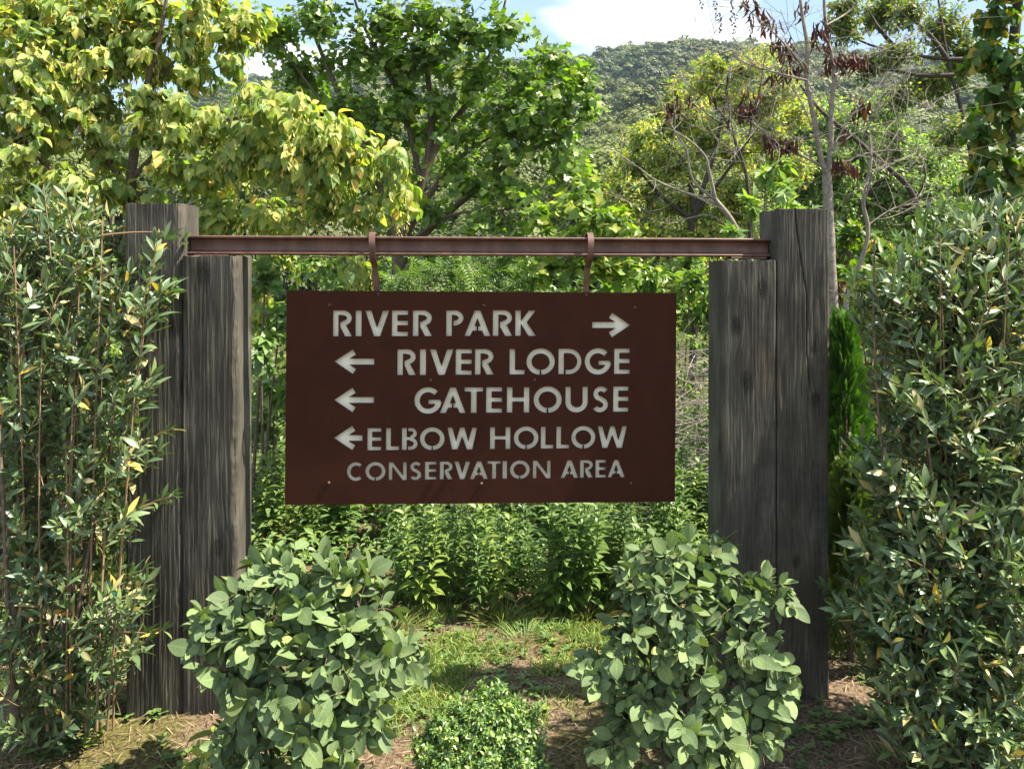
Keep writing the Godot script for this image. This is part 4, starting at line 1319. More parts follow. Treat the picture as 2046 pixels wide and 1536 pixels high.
	for c in [[1990, 30, 5.5, 55, 55], [1965, 110, 5.5, 45, 50], [2020, 120, 5.4, 50, 60], [1985, 190, 5.5, 45, 45], [2030, 230, 5.4, 40, 60], [1960, 260, 5.5, 40, 40], [1985, 320, 5.4, 45, 45], [2035, 340, 5.4, 40, 60], [1955, 360, 5.5, 35, 35], [2000, 400, 5.4, 50, 40], [2090, 150, 5.5, 60, 150], [2100, 380, 5.5, 60, 120], [2010, -40, 5.5, 70, 50]]:
		cl.append(clump(c[0], c[1], c[2], c[3], c[4], 0.22))
	plant(o, limbs, cl, {"leaf": [leaf_mesh(0.8, 0.7, 0.2, 0.3, 4), leaf_mesh(0.9, 0.66, 0.3, 0.2, 4)], "bark": mat.bark_dark, "twig": 0.0018, "branch": 0.004, "gap": 0.05, "size": [0.06, 0.11], "len": [0.15, 0.35], "open": 1.2, "droop": 0.9, "up": 0.45, "out": 0.8, "loose": 0.4, "mix": [0.33, 0.27, 0.15, 0.13, 0.12], "mat": mat.vine, "shoots": 400, "pair": false, "single": 200, "from": 0.05})
	dying_tree()
	bare_trees()

func far_tree(called: String, label: String, px: float, d: float, limb_list: Array, clumps: Array, material: Dictionary, meshes: Array, shoots: int, size: Array) -> Node3D:
	var o := thing(called, label, "tree", Vector3((px - CX) / F * d, 0, -d))
	var limbs := [[PackedVector3Array([o.position - Vector3(0, 0.2, 0), o.position + Vector3(0.05, 0.8, 0), at(px, 430, d)]), d * 0.006, d * 0.0042, "trunk"]]
	for l in limb_list:
		limbs.append([line(l, d), d * 0.0036, d * 0.0008, "branch"])
	var cl := []
	for c in clumps:
		cl.append(clump(c[0], c[1], d + rng.randf_range(-0.5, 0.5), c[2], c[3], c[3] / F * d * 1.3))
	plant(o, limbs, cl, {"leaf": meshes, "bark": mat.bark_dark, "twig": d * 0.0003, "branch": d * 0.0008, "gap": d * 0.0052, "size": size, "len": [d * 0.025, d * 0.055], "open": 1.0, "droop": 0.3, "up": 0.7, "out": 0.5, "loose": 0.6, "mix": [0.34, 0.27, 0.22, 0.12, 0.05] if material.tints.size() == 5 else [0.38, 0.30, 0.20, 0.12], "mat": material, "shoots": shoots, "pair": true, "from": 0.1, "shell": 0.5})
	return o

# the grey tree whose leaves have died and hang in brown bunches
func dying_tree() -> void:
	var d := 4.4
	var o := thing("dying_tree", "grey forked tree behind the cracked post with bunches of dead brown leaves", "tree", at(1668, 1130, d))
	o.position.y = 0
	var list := [
		[[[1672, 1125], [1668, 700], [1662, 560], [1656, 430], [1653, 350]], 0.031, 0.026, "trunk"],
		[[[1653, 352], [1640, 310], [1628, 240], [1613, 165], [1613, 90], [1602, 20], [1596, -50]], 0.017, 0.007, "branch"],
		[[[1655, 350], [1660, 290], [1662, 210], [1668, 145], [1655, 80], [1648, 20], [1648, -60]], 0.017, 0.007, "branch"],
		[[[1650, 335], [1600, 310], [1555, 290], [1500, 240], [1440, 190]], 0.008, 0.0025, "branch"],
		[[[1612, 160], [1570, 150], [1500, 130], [1450, 105], [1380, 95]], 0.007, 0.002, "branch"],
		[[[1613, 150], [1580, 100], [1530, 50], [1480, 5]], 0.007, 0.002, "branch"],
		[[[1660, 300], [1700, 235], [1740, 190], [1800, 130]], 0.006, 0.002, "branch"],
		[[[1664, 300], [1720, 260], [1790, 240], [1860, 215]], 0.005, 0.002, "branch"],
		[[[1668, 150], [1710, 130], [1790, 90], [1840, 60]], 0.006, 0.002, "branch"],
		[[[1660, 340], [1720, 310], [1780, 300], [1840, 305]], 0.004, 0.0015, "branch"],
		[[[1655, 345], [1600, 300], [1555, 285], [1520, 245], [1350, 230]], 0.005, 0.0015, "branch"],
		[[[1652, 50], [1700, 20], [1720, -20]], 0.006, 0.002, "branch"],
		[[[1636, 290], [1600, 200], [1560, 150]], 0.004, 0.0015, "branch"],
		[[[1662, 230], [1640, 150], [1590, 90], [1560, 20]], 0.004, 0.0015, "branch"],
	]
	var ends := PackedVector3Array()
	for s in list:
		var g := Geo.new()
		var pts := PackedVector3Array()
		for q in s[0]:
			var p := at(q[0], q[1], d + (0.0 if s[1] > 0.01 else rng.randf_range(-0.12, 0.12)))
			pts.append(p - o.position)
		var ln := smooth_line(pts, 5)
		g.tube(ln, s[1], s[2], 10 if s[1] > 0.01 else 6, 0.07)
		obj(s[3], g.mesh(), mat.bark_grey, o)
		if s[1] < 0.01:
			for k in range(4, ln.size()):
				ends.append(ln[k])
	var tw := Geo.new()
	for k in 330:      # bare twigs
		var a := ends[rng.randi_range(0, ends.size() - 1)]
		var b := a + (Vector3(rng.randf_range(-1, 1), rng.randf_range(-0.5, 0.9), rng.randf_range(-0.7, 0.7))).normalized() * rng.randf_range(0.12, 0.55)
		tw.tube(bend(a, b, rv() * 0.09, 5), 0.0016, 0.0007, 4)
	obj("twigs", tw.mesh(), mat.twig_grey, o, "stuff")
	var lv := Leafy.new()
	for c in [[1500, 20, 14], [1518, 45, 12], [1535, 62, 18], [1560, 98, 24], [1572, 120, 18], [1556, 160, 20], [1590, 150, 14], [1605, 25, 10], [1640, 60, 18], [1642, 78, 12], [1637, 100, 10], [1672, 128, 20], [1668, 140, 12], [1698, 132, 28], [1712, 128, 22], [1362, 212, 12], [1345, 228, 18], [1480, 235, 26], [1498, 222, 24], [1540, 290, 22], [1558, 300, 34], [1580, 298, 24], [1672, 335, 14], [1690, 340, 22], [1720, 235, 16], [1725, 215, 10], [1500, 200, 8], [1680, 280, 8], [1420, 205, 8], [1665, 585, 16], [1700, 575, 14]]:
		var mid := at(c[0], c[1] - 14, d)
		for k in c[2]:
			var p := mid + Vector3(rng.randf_range(-0.05, 0.05), rng.randf_range(-0.02, 0.03), rng.randf_range(-0.05, 0.05))
			lv.xf.append(Transform3D(frame(Vector3(rng.randf_range(-0.45, 0.45), -1, rng.randf_range(-0.4, 0.4)), rv(), rng.randf_range(0.05, 0.1)), p))
			lv.kind.append(pick([0.4, 0.25, 0.25, 0.1]))
			lv.shade.append(rng.randf_range(0.7, 1.2))
	dress(o, lv, {"leaf": [leaf_mesh(0.22, 0.9, 0.9, 0.5, 4, 0.02), leaf_mesh(0.18, 0.9, 1.1, -0.4, 4, 0.03)], "mat": mat.dead, "single": 280, "called": "dead_leaves"})
	var pods := Leafy.new()
	for c in [[1430, 30], [1440, 55], [1462, 30], [1468, 55], [1400, 5], [1500, 60]]:
		var mid := at(c[0], c[1] - 30, d)
		for k in 26:
			pods.xf.append(Transform3D(frame(Vector3(rng.randf_range(-1, 1), -0.6, rng.randf_range(-1, 1)), rv(), 0.016), mid + Vector3(rng.randf_range(-0.008, 0.008), -0.0045 * k, rng.randf_range(-0.008, 0.008))))
			pods.kind.append(2)
			pods.shade.append(rng.randf_range(0.6, 1.0))
	dress(o, pods, {"leaf": [leaf_mesh(0.6, 0.9, 0.4, 0.2, 3)], "mat": mat.dead, "called": "hanging_catkins"})

func bare_trees() -> void:
	var sets := [
		["leaning_sapling", "leafless grey sapling leaning left between the sign and the cracked post's top", 6.0, [[[[1560, 1000], [1530, 620], [1490, 500], [1462, 440], [1430, 400]], 0.026, 0.020, "trunk"], [[[1430, 400], [1418, 345], [1408, 310], [1370, 275], [1330, 255]], 0.015, 0.004, "branch"], [[[1430, 400], [1385, 360], [1372, 300], [1350, 265], [1335, 235], [1310, 180]], 0.012, 0.003, "branch"], [[[1440, 410], [1370, 385], [1310, 360], [1270, 330], [1215, 295]], 0.012, 0.003, "branch"], [[[1412, 330], [1435, 290], [1430, 275], [1415, 250]], 0.007, 0.002, "branch"], [[[1400, 310], [1480, 320], [1400, 250]], 0.004, 0.002, "branch"], [[[1480, 480], [1420, 430], [1340, 440], [1250, 400], [1215, 380]], 0.007, 0.002, "branch"]]],
		["dark_leaning_tree", "slim dark trunk leaning right of the grey forked tree, behind the narrow-leaved shrub", 7.0, [[[[1900, 900], [1860, 560], [1830, 400], [1770, 330], [1700, 270], [1640, 220], [1600, 170]], 0.03, 0.012, "trunk"], [[[1830, 400], [1850, 350], [1830, 300]], 0.012, 0.004, "branch"], [[[1720, 290], [1760, 200], [1790, 170]], 0.008, 0.003, "branch"]]],
		["bent_bare_stem", "bent bare stem between the cracked post and the dark narrow-leaved shrub", 4.9, [[[[1700, 1000], [1690, 640], [1705, 570], [1735, 470], [1725, 400], [1740, 330], [1738, 270]], 0.018, 0.008, "trunk"], [[[1735, 450], [1790, 415], [1850, 410], [1930, 440]], 0.006, 0.002, "branch"], [[[1725, 420], [1745, 350], [1780, 330]], 0.005, 0.002, "branch"]]],
		["forked_bare_stem", "dark forked stem rising beside the golden tree, left of the grey fork", 6.6, [[[[1500, 950], [1500, 560], [1495, 380], [1480, 310], [1450, 240], [1432, 215]], 0.022, 0.008, "trunk"], [[[1480, 310], [1500, 260], [1520, 170], [1530, 100]], 0.010, 0.003, "branch"], [[[1460, 260], [1400, 215], [1380, 160]], 0.007, 0.002, "branch"], [[[1470, 290], [1455, 200], [1460, 130]], 0.006, 0.002, "branch"]]],
	]
	for s in sets:
		var o := thing(s[0], s[1], "bare tree", at(s[3][0][0][0][0], 1000, s[2]))
		o.position.y = 0
		var tips := PackedVector3Array()
		for l in s[3]:
			var pts := PackedVector3Array()
			for q in l[0]:
				pts.append(at(q[0], q[1], s[2]) - o.position)
			if l[3] == "trunk":
				pts[0].y = -0.1
			var ln := smooth_line(pts, 4)
			var g := Geo.new()
			g.tube(ln, l[1], l[2], 8, 0.07)
			obj(l[3], g.mesh(), mat.bark_grey if s[0] != "dark_leaning_tree" and s[0] != "forked_bare_stem" else mat.bark_dark, o)
			if l[3] == "branch":
				for k in range(3, ln.size()):
					tips.append(ln[k])
		var tw := Geo.new()
		for k in 60:
			var a := tips[rng.randi_range(0, tips.size() - 1)]
			tw.tube(bend(a, a + (rv() + Vector3(0, 0.3, 0)).normalized() * rng.randf_range(0.15, 0.5), rv() * 0.08, 5), 0.0022, 0.0009, 4)
		obj("twigs", tw.mesh(), mat.twig_grey, o, "stuff")

# ---------------------------------------------------------------- the setting: ground, hill and its wood
func ground_y(x: float, z: float, nz: FastNoiseLite) -> float:
	return 0.018 * nz.get_noise_2d(x * 2.2, z * 2.2) + 0.010 * nz.get_noise_2d(x * 9.0 + 40.0, z * 9.0) - 0.25 * smoothstep(6.0, 40.0, -z)

func ridge(px: float) -> float:    # the skyline's height in the photograph, by its bearing
	var pts := [[-400, 330], [0, 275], [200, 245], [380, 192], [480, 165], [800, 128], [1200, 116], [1300, 96], [1450, 88], [1600, 98], [1800, 112], [2046, 135], [2500, 200]]
	for k in pts.size() - 1:
		if px < pts[k + 1][0]:
			return lerpf(pts[k][1], pts[k + 1][1], smoothstep(0.0, 1.0, clampf((px - pts[k][0]) / float(pts[k + 1][0] - pts[k][0]), 0, 1)))
	return 200.0

const CREST := 420.0
func hill_y(x: float, z: float, nz: FastNoiseLite) -> float:
	var d := -z
	var px := CX + clampf(x / maxf(d, 60.0), -1.2, 1.2) * F
	var top := EYE.y + (CY - ridge(px) - 62.0) / F * CREST
	var s := clampf((d - 22.0) / (CREST - 22.0), 0.0, 1.0)
	var rise := lerpf(s, smoothstep(0.0, 1.0, s), 0.55)
	var fall := 1.0 - 0.5 * smoothstep(CREST, CREST + 180.0, d)
	return -1.2 + top * rise * fall + 7.0 * nz.get_noise_2d(x * 0.013, z * 0.013) * s * (1.0 - 0.8 * smoothstep(0.8, 1.0, s))

func setting() -> void:
	var nz := FastNoiseLite.new()
	nz.seed = 4
	nz.frequency = 1.0
	nz.fractal_octaves = 3
	var g := Geo.new()
	var n := 240
	for j in n + 1:
		for i in n + 1:
			var a := (float(i) / n - 0.5) * 2.0
			var b := (float(j) / n - 0.5) * 2.0
			var x := a * 3.2 + pow(absf(a), 7.0) * signf(a) * 800.0
			var z := -3.2 + b * 2.8 + pow(absf(b), 7.0) * signf(b) * 800.0
			g.vert(Vector3(x, ground_y(x, z, nz), z), Vector3.UP, Vector2(x, z) / 1.3)
			var soil := Color(1, 1, 1).lerp(Color(0.75, 0.95, 0.5), smoothstep(-0.1, 0.3, nz.get_noise_2d(x * 0.9 + 3.0, z * 0.9)))
			g.c.append(soil.lerp(Color(0.45, 0.65, 0.3), smoothstep(4.0, 8.0, -z)))
	for j in n:
		for i in n:
			var a := j * (n + 1) + i
			g.quad(a, a + 1, a + n + 2, a + n + 1)
	g.smooth()
	var o := obj("ground", g.mesh(), mat.ground)
	tag(o, "brown mulched ground with straw and sparse grass", "", "", "structure")
	# the hill
	var h := Geo.new()
	for j in 71:
		for i in 101:
			var z := -22.0 - pow(j / 70.0, 1.3) * 640.0
			var x := (i / 50.0 - 1.0) * (60.0 + absf(z) * 1.1)
			h.vert(Vector3(x, hill_y(x, z, nz), z), Vector3.UP, Vector2(x, z) / 6.0)
			h.c.append(Color(0.4, 0.6, 0.25))
	for j in 70:
		for i in 100:
			var a := j * 101 + i
			h.quad(a, a + 1, a + 102, a + 101)
	h.smooth()
	o = obj("hill", h.mesh(), mat.ground)
	tag(o, "long hillside rising behind the trees", "", "", "structure")
	# its wood: crowns of many leaf sprays
	var crowns := []
	for v in 6:      # two finer ones for the trees that stand near
		var c := Geo.new()
		var fine := 0.42 if v > 3 else 1.0
		for k in (90 if v > 3 else 46):
			var p := in_ball(0.5)
			var mid := Vector3(p.x * 0.46, 0.52 + p.y * 0.45, p.z * 0.46)
			var r := rng.randf_range(0.10, 0.2) * (1.0 - 0.3 * absf(p.y))
			for e in (150 if v > 3 else 62):
				var q := in_ball(0.25)
				q.y = absf(q.y) * 0.8 if rng.randf() < 0.75 else q.y
				var at_ := mid + q * r
				var up := (p * 0.7 + q + Vector3(0, 0.5, 0) + rv() * 0.28).normalized()
				var side := up.cross(rv()).normalized() * rng.randf_range(0.018, 0.036) * fine
				var fw := side.cross(up)
				var i0 := c.vert(at_ - side, up)
				var i1 := c.vert(at_ + fw * 1.2, up)
				var i2 := c.vert(at_ + side, up)
				var i3 := c.vert(at_ - fw * 1.2, up)
				c.quad(i0, i1, i2, i3)
		crowns.append(c.mesh())
	var xf := [[], [], [], [], [], []]
	var tint := [PackedColorArray(), PackedColorArray(), PackedColorArray(), PackedColorArray(), PackedColorArray(), PackedColorArray()]
	var pal: Array = mat.forest.tints
	var z := -26.0
	while z > -CREST - 30.0:
		var d := -z
		var step := lerpf(3.6, 7.6, clampf(d / 300.0, 0, 1))
		var x := -d * 0.78 - 8.0
		while x < d * 0.78 + 8.0:
			var p := Vector3(x + rng.randf_range(-0.5, 0.5) * step, 0, z + rng.randf_range(-0.5, 0.5) * step)
			p.y = hill_y(p.x, p.z, nz) - 1.2
			var w := step * rng.randf_range(1.05, 1.8)
			var ht := w * rng.randf_range(0.75, 1.1) + 1.0
			var k := rng.randi_range(0, 3) if d > 110.0 else rng.randi_range(4, 5)
			xf[k].append(Transform3D(Basis(Vector3.UP, rng.randf() * TAU) * Basis.from_scale(Vector3(w, ht, w)), p))
			var zone := nz.get_noise_2d(p.x * 0.03, p.z * 0.03)
			var c: Color = pal[rng.randi_range(0, pal.size() - 1)].lerp(pal[3], clampf(zone + 0.2, 0, 0.6))
			var f := rng.randf_range(0.75, 1.25)
			tint[k].append(Color(c.r * f, c.g * f, c.b * f))
			x += step
		z -= step * 0.9
	var wood := Node3D.new()
	wood.name = numbered("hillside_forest")
	add_child(wood)
	tag(wood, "continuous green forest covering the far hillside", "forest", "", "stuff")
	for k in 6:
		spread("crowns", crowns[k], mat.forest.all, xf[k], tint[k], wood)

# ---------------------------------------------------------------- plants behind the gate
func background_plants() -> void:
	# the bank of leafy weeds behind the grass
	var kinds := []
	for v in 5:
		var g := Geo.new()
		var st := Geo.new()
		var high := 1.0
		var heads := 3 if v != 3 else 2
		for q in heads:
			var lean := Vector3(rng.randf_range(-0.22, 0.22), 1, rng.randf_range(-0.22, 0.22)) * (high * rng.randf_range(0.8, 1.0))
			var ln := bend(Vector3(rv().x * 0.04, 0, rv().z * 0.04), lean, Vector3(rv().x * 0.1, 0, rv().z * 0.1), 7)
			st.tube(ln, 0.008, 0.003, 5)
			var az := rng.randf() * TAU
			for k in 38:
				var t := 0.18 + 0.82 * k / 37.0
				var f := t * (ln.size() - 1)
				var e := mini(int(f), ln.size() - 2)
				var p := ln[e].lerp(ln[e + 1], f - e)
				az += 2.4
				var dir := Vector3(cos(az), lerpf(0.15, 1.0, t * t), sin(az))
				var s := lerpf(0.21, 0.12, t) * rng.randf_range(0.8, 1.2)
				var b := frame(dir, Vector3(0, 1, 0) + rv() * 0.3, s)
				append_leaf(g, Transform3D(b, p), 0.22 if v < 3 else 0.36, 0.35)
		kinds.append([st.mesh(), g.mesh()])
	var labels := ["leafy green weed with lance-shaped leaves in the bank below the sign"]
	var spots := []
	for k in 210:
		var d := lerpf(3.95, 6.2, pow(k / 210.0, 1.2))
		var px := rng.randf_range(500, 1440)
		if k < 40:
			px = 800 + (k / 39.0) * 620 + rng.randf_range(-15, 15)
			d = rng.randf_range(3.7, 4.2)
		if px < 800 and d < 4.4:
			d += 0.5
		spots.append(Vector3((px - CX) / F * d, 0, -d))
	var protos := []
	for k in spots.size():
		var v := k % 5
		var o: Node3D
		if k < 5:
			o = Node3D.new()
			obj("stem", kinds[v][0], mat.stem_green, o)
			obj("foliage", kinds[v][1], mat.forb.each[[0, 1, 2, 3, 1][v]], o, "stuff")
			protos.append(o)
		else:
			o = protos[v].duplicate()
		o.name = numbered("leafy_weed")
		add_child(o)
		var far := clampf((-spots[k].z - 3.9) / 2.3, 0, 1)
		var hgt := rng.randf_range(0.26, 0.62) + 0.14 * far
		o.position = spots[k]
		o.rotation.y = rng.randf() * TAU
		o.scale = Vector3(hgt, hgt, hgt)
		tag(o, labels[0], "weed", "leafy weeds in the bank below the sign")
	# low growth at their feet
	var lv := Leafy.new()
	for k in 16000:
		var d := 3.9 + 14.0 * pow(rng.randf(), 2.2)
		var p := Vector3(rng.randf_range(-0.75, 0.75) * d, rng.randf_range(0.0, 0.30) * (1.0 + (d - 3.9) * 0.1), -d)
		if d < 4.4 and absf(p.x + 0.05) > 1.6:
			continue
		var a := rng.randf() * TAU
		lv.xf.append(Transform3D(frame(Vector3(cos(a), rng.randf_range(-0.2, 0.7), sin(a)), Vector3.UP + rv() * 0.5, rng.randf_range(0.03, 0.075) * (0.6 + d * 0.1)), p))
		lv.kind.append(pick([0.35, 0.3, 0.2, 0.15]))
		lv.shade.append(rng.randf_range(0.8, 1.2))
	var low := Node3D.new()
	low.name = numbered("undergrowth")
	add_child(low)
	tag(low, "low leafy undergrowth at the foot of the weed bank", "undergrowth", "", "stuff")
	dress(low, lv, {"leaf": [leaf_mesh(0.5, 0.8, 0.3, 0.25, 3), leaf_mesh(0.3, 0.85, 0.3, 0.3, 3)], "mat": mat.forb})
	# shrubs seen between and beside the posts
	var pin := pinnate_mesh(8, 0.26, 0.34)
	var palm := palmate_mesh(5, 0.42)
	var small := leaf_mesh(0.5, 0.8, 0.3, 0.3, 3)
	var lance := leaf_mesh(0.28, 0.9, 0.3, 0.35, 4)
	bush("feathery_shrub", "feathery leaved shrub seen between the beam and the top of the sign", 930, 6.6, [[800, 560, 80, 40], [900, 545, 90, 40], [1000, 550, 80, 45], [1070, 560, 50, 40], [940, 620, 130, 60], [850, 680, 120, 80], [1020, 700, 120, 80], [940, 800, 160, 90]], mat.forb, [pin], 260, [0.16, 0.26], 0.09)
	bush("creeper_thicket", "thicket hung with five-fingered creeper between the left posts and the sign", 530, 4.7, [[530, 560, 45, 45], [560, 640, 40, 50], [520, 700, 40, 50], [545, 780, 45, 50], [530, 860, 40, 45], [540, 960, 60, 45], [620, 620, 50, 60], [640, 780, 60, 90], [520, 1010, 50, 40], [600, 950, 60, 60]], mat.forb, [palm, small], 170, [0.07, 0.12], 0.07)
	bush("dark_shrub", "dense dark green shrub right of the sign behind the bare twigs", 1370, 7.4, [[1300, 560, 60, 50], [1380, 560, 60, 50], [1350, 620, 70, 50], [1420, 620, 60, 50], [1300, 680, 70, 60], [1240, 620, 70, 60], [1380, 520, 60, 40], [1460, 560, 60, 60], [1460, 700, 70, 70]], mat.tulip, [small], 420, [0.07, 0.12], 0.09)
	bush("pale_thicket", "pale yellowish thicket low down between the sign and the right posts", 1390, 6.4, [[1380, 680, 70, 40], [1410, 730, 60, 45], [1350, 740, 60, 45], [1390, 790, 70, 50], [1440, 660, 60, 50], [1320, 800, 60, 60], [1400, 870, 80, 60]], mat.pale, [lance], 110, [0.04, 0.08], 0.07)
	bush("bright_shrub", "bright green shrub behind the cracked post and the bent bare stem", 1740, 5.8, [[1700, 470, 60, 50], [1760, 500, 60, 50], [1690, 550, 60, 60], [1770, 590, 70, 60], [1720, 660, 80, 70], [1820, 500, 60, 50], [1850, 620, 70, 70], [1700, 780, 90, 80], [1800, 780, 90, 90], [1900, 520, 60, 50], [1950, 640, 80, 90]], mat.vine, [small], 380, [0.06, 0.11], 0.07)
	bush("compound_leaved_sapling", "light green sapling with fingered leaves left of the cracked post's top", 1545, 5.2, [[1530, 350, 30, 35], [1575, 380, 35, 35], [1500, 420, 35, 35], [1550, 440, 35, 40], [1470, 470, 40, 30], [1600, 420, 30, 40], [1540, 540, 60, 60], [1560, 330, 25, 25]], mat.pale, [palm, lance], 60, [0.07, 0.12], 0.07)
	bush("back_shrub", "deep green shrub behind the sign and the creeper thicket", 700, 8.6, [[620, 520, 90, 60], [720, 560, 90, 60], [600, 650, 100, 90], [720, 720, 120, 100], [820, 620, 100, 90], [560, 800, 100, 100], [700, 880, 150, 80], [480, 600, 80, 90]], mat.tulip, [small], 520, [0.08, 0.14], 0.1)
	bush("back_shrub", "deep green shrub behind the right half of the sign", 1120, 8.8, [[1050, 600, 100, 70], [1150, 600, 90, 70], [1240, 680, 100, 90], [1100, 740, 120, 100], [1000, 850, 150, 90], [1230, 830, 130, 90]], mat.forb, [small], 460, [0.08, 0.14], 0.1)
	bush("back_shrub", "shadowy green shrub behind the left posts, under the yellow green tree", 330, 6.8, [[300, 520, 90, 60], [200, 560, 100, 80], [100, 620, 110, 90], [340, 640, 90, 90], [220, 750, 120, 110], [60, 800, 120, 120], [330, 830, 90, 100], [180, 950, 150, 90]], mat.tulip, [small], 560, [0.07, 0.12], 0.09)
	bush("back_shrub", "green shrub behind the dark narrow-leaved shrub at the right edge", 1960, 7.2, [[1880, 430, 80, 60], [1980, 440, 90, 60], [2060, 520, 90, 90], [1920, 560, 100, 90], [1840, 700, 100, 100], [2000, 720, 120, 110], [1920, 880, 150, 100]], mat.forb, [small], 560, [0.07, 0.12], 0.09)
	bush("side_shrub", "leafy green shrub low down behind the left narrow-leaved shrub", 40, 4.6, [[-60, 620, 80, 80], [60, 700, 90, 80], [-40, 800, 100, 90], [120, 820, 90, 80], [40, 930, 110, 80], [180, 900, 70, 70], [-80, 980, 100, 100], [150, 1020, 100, 60], [20, 1080, 120, 60]], mat.forb, [small, lance], 420, [0.05, 0.09], 0.06)
	bush("side_shrub", "leafy green shrub low down behind the right narrow-leaved shrub", 1950, 4.4, [[1850, 760, 70, 70], [1950, 700, 90, 80], [2050, 760, 90, 90], [1900, 880, 90, 80], [2010, 920, 110, 90], [1830, 1000, 80, 70], [1950, 1050, 110, 70], [2080, 1060, 90, 90], [1800, 1080, 70, 50]], mat.forb, [small, lance], 420, [0.05, 0.09], 0.06)
	# the heap of dead brush
	var heap := thing("brush_heap", "heap of pale dead twigs low down beside the right edge of the sign", "brush heap", at(1385, 980, 5.0))
	heap.position.y = 0
	var h := Geo.new()
	for k in 560:
		var a := Vector3(rng.randf_range(-0.42, 0.55), 0, rng.randf_range(-0.4, 0.4))
		a.y = rng.randf_range(0.05, 1.2) * (1.0 - 0.35 * absf(a.x))
		var dir := (Vector3(rng.randf_range(-1, 1), rng.randf_range(-0.55, 0.45), rng.randf_range(-0.6, 0.6))).normalized()
		h.tube(bend(a, a + dir * rng.randf_range(0.15, 0.55), rv() * 0.1, 5), 0.0028, 0.0011, 4)
	obj("twigs", h.mesh(), mat.twig_grey, heap, "stuff")
	for k in 5:
		var bg := Geo.new()
		var a := Vector3(-0.45 + 0.1 * k, 0.25 + 0.13 * k, 0.3 - 0.1 * k)
		bg.tube(bend(a, a + Vector3(0.75, 0.3 - 0.06 * k, -0.1), rv() * 0.06, 6), 0.009, 0.004, 6, 0.08)
		obj("bough", bg.mesh(), mat.bark_grey, heap)
	# the clipped-looking evergreens behind the posts
	conifer("arborvitae", "bright green scaly evergreen just right of the cracked post", 1.50, -3.62, 1.46, 0.18, mat.thuja, 2400)
	conifer("arborvitae", "golden green scaly evergreen low down right of the cracked post", 1.42, -3.35, 0.80, 0.20, mat.thuja_gold, 1800)
	conifer("arborvitae", "golden scaly evergreen behind the left posts and the narrow-leaved shrub", -1.68, -3.5, 0.85, 0.24, mat.thuja_gold, 1800)

func append_leaf(g: Geo, t: Transform3D, wide: float, curl: float) -> void:
	var first := g.v.size()
	for s in 5:
		var f := s / 4.0
		var w := wide * 0.5 * sin(PI * pow(f, 0.8)) if s > 0 and s < 4 else 0.01
		for k in [-1.0, 0.0, 1.0]:
			g.vert(t * Vector3(k * w, f * (1.0 - 0.2 * f), absf(k) * w * 0.35 - curl * f * f), (t.basis * Vector3(-k * 0.3, 0.3 * f, 1)).normalized(), Vector2(0.5 + 0.5 * k, f))
	for s in 4:
		for k in 2:
			var a := first + s * 3 + k
			g.quad(a, a + 1, a + 4, a + 3)

func bush(called: String, label: String, px: float, d: float, clumps: Array, material: Dictionary, meshes: Array, shoots: int, size: Array, gap: float) -> void:
	var o := thing(called, label, "shrub", Vector3((px - CX) / F * d, 0, -d))
	var limbs := []
	var cl := []
	for c in clumps:
		cl.append(clump(c[0], c[1], d + rng.randf_range(-0.35, 0.35), c[2], c[3], c[3] / F * d * 1.2))
	for k in mini(5, clumps.size()):
		var tip: Vector3 = cl[k][0]
		limbs.append([bend(o.position + Vector3((k - 2) * 0.05, -0.1, 0), tip, Vector3((tip.x - o.position.x) * -0.1, 0.1, 0), 5), 0.014, 0.004, "stem"])
	var w := [0.38, 0.30, 0.20, 0.12] if material.tints.size() == 4 else [0.30, 0.26, 0.2, 0.14, 0.1]
	plant(o, limbs, cl, {"leaf": meshes, "bark": mat.bark_brown, "twig": 0.002, "branch": 0.005, "gap": gap, "size": size, "len": [0.2, 0.42], "open": 1.0, "droop": 0.3, "up": 0.75, "out": 0.5, "loose": 0.5, "mix": w, "mat": material, "shoots": shoots, "pair": true, "from": 0.1, "floor": 0.05})

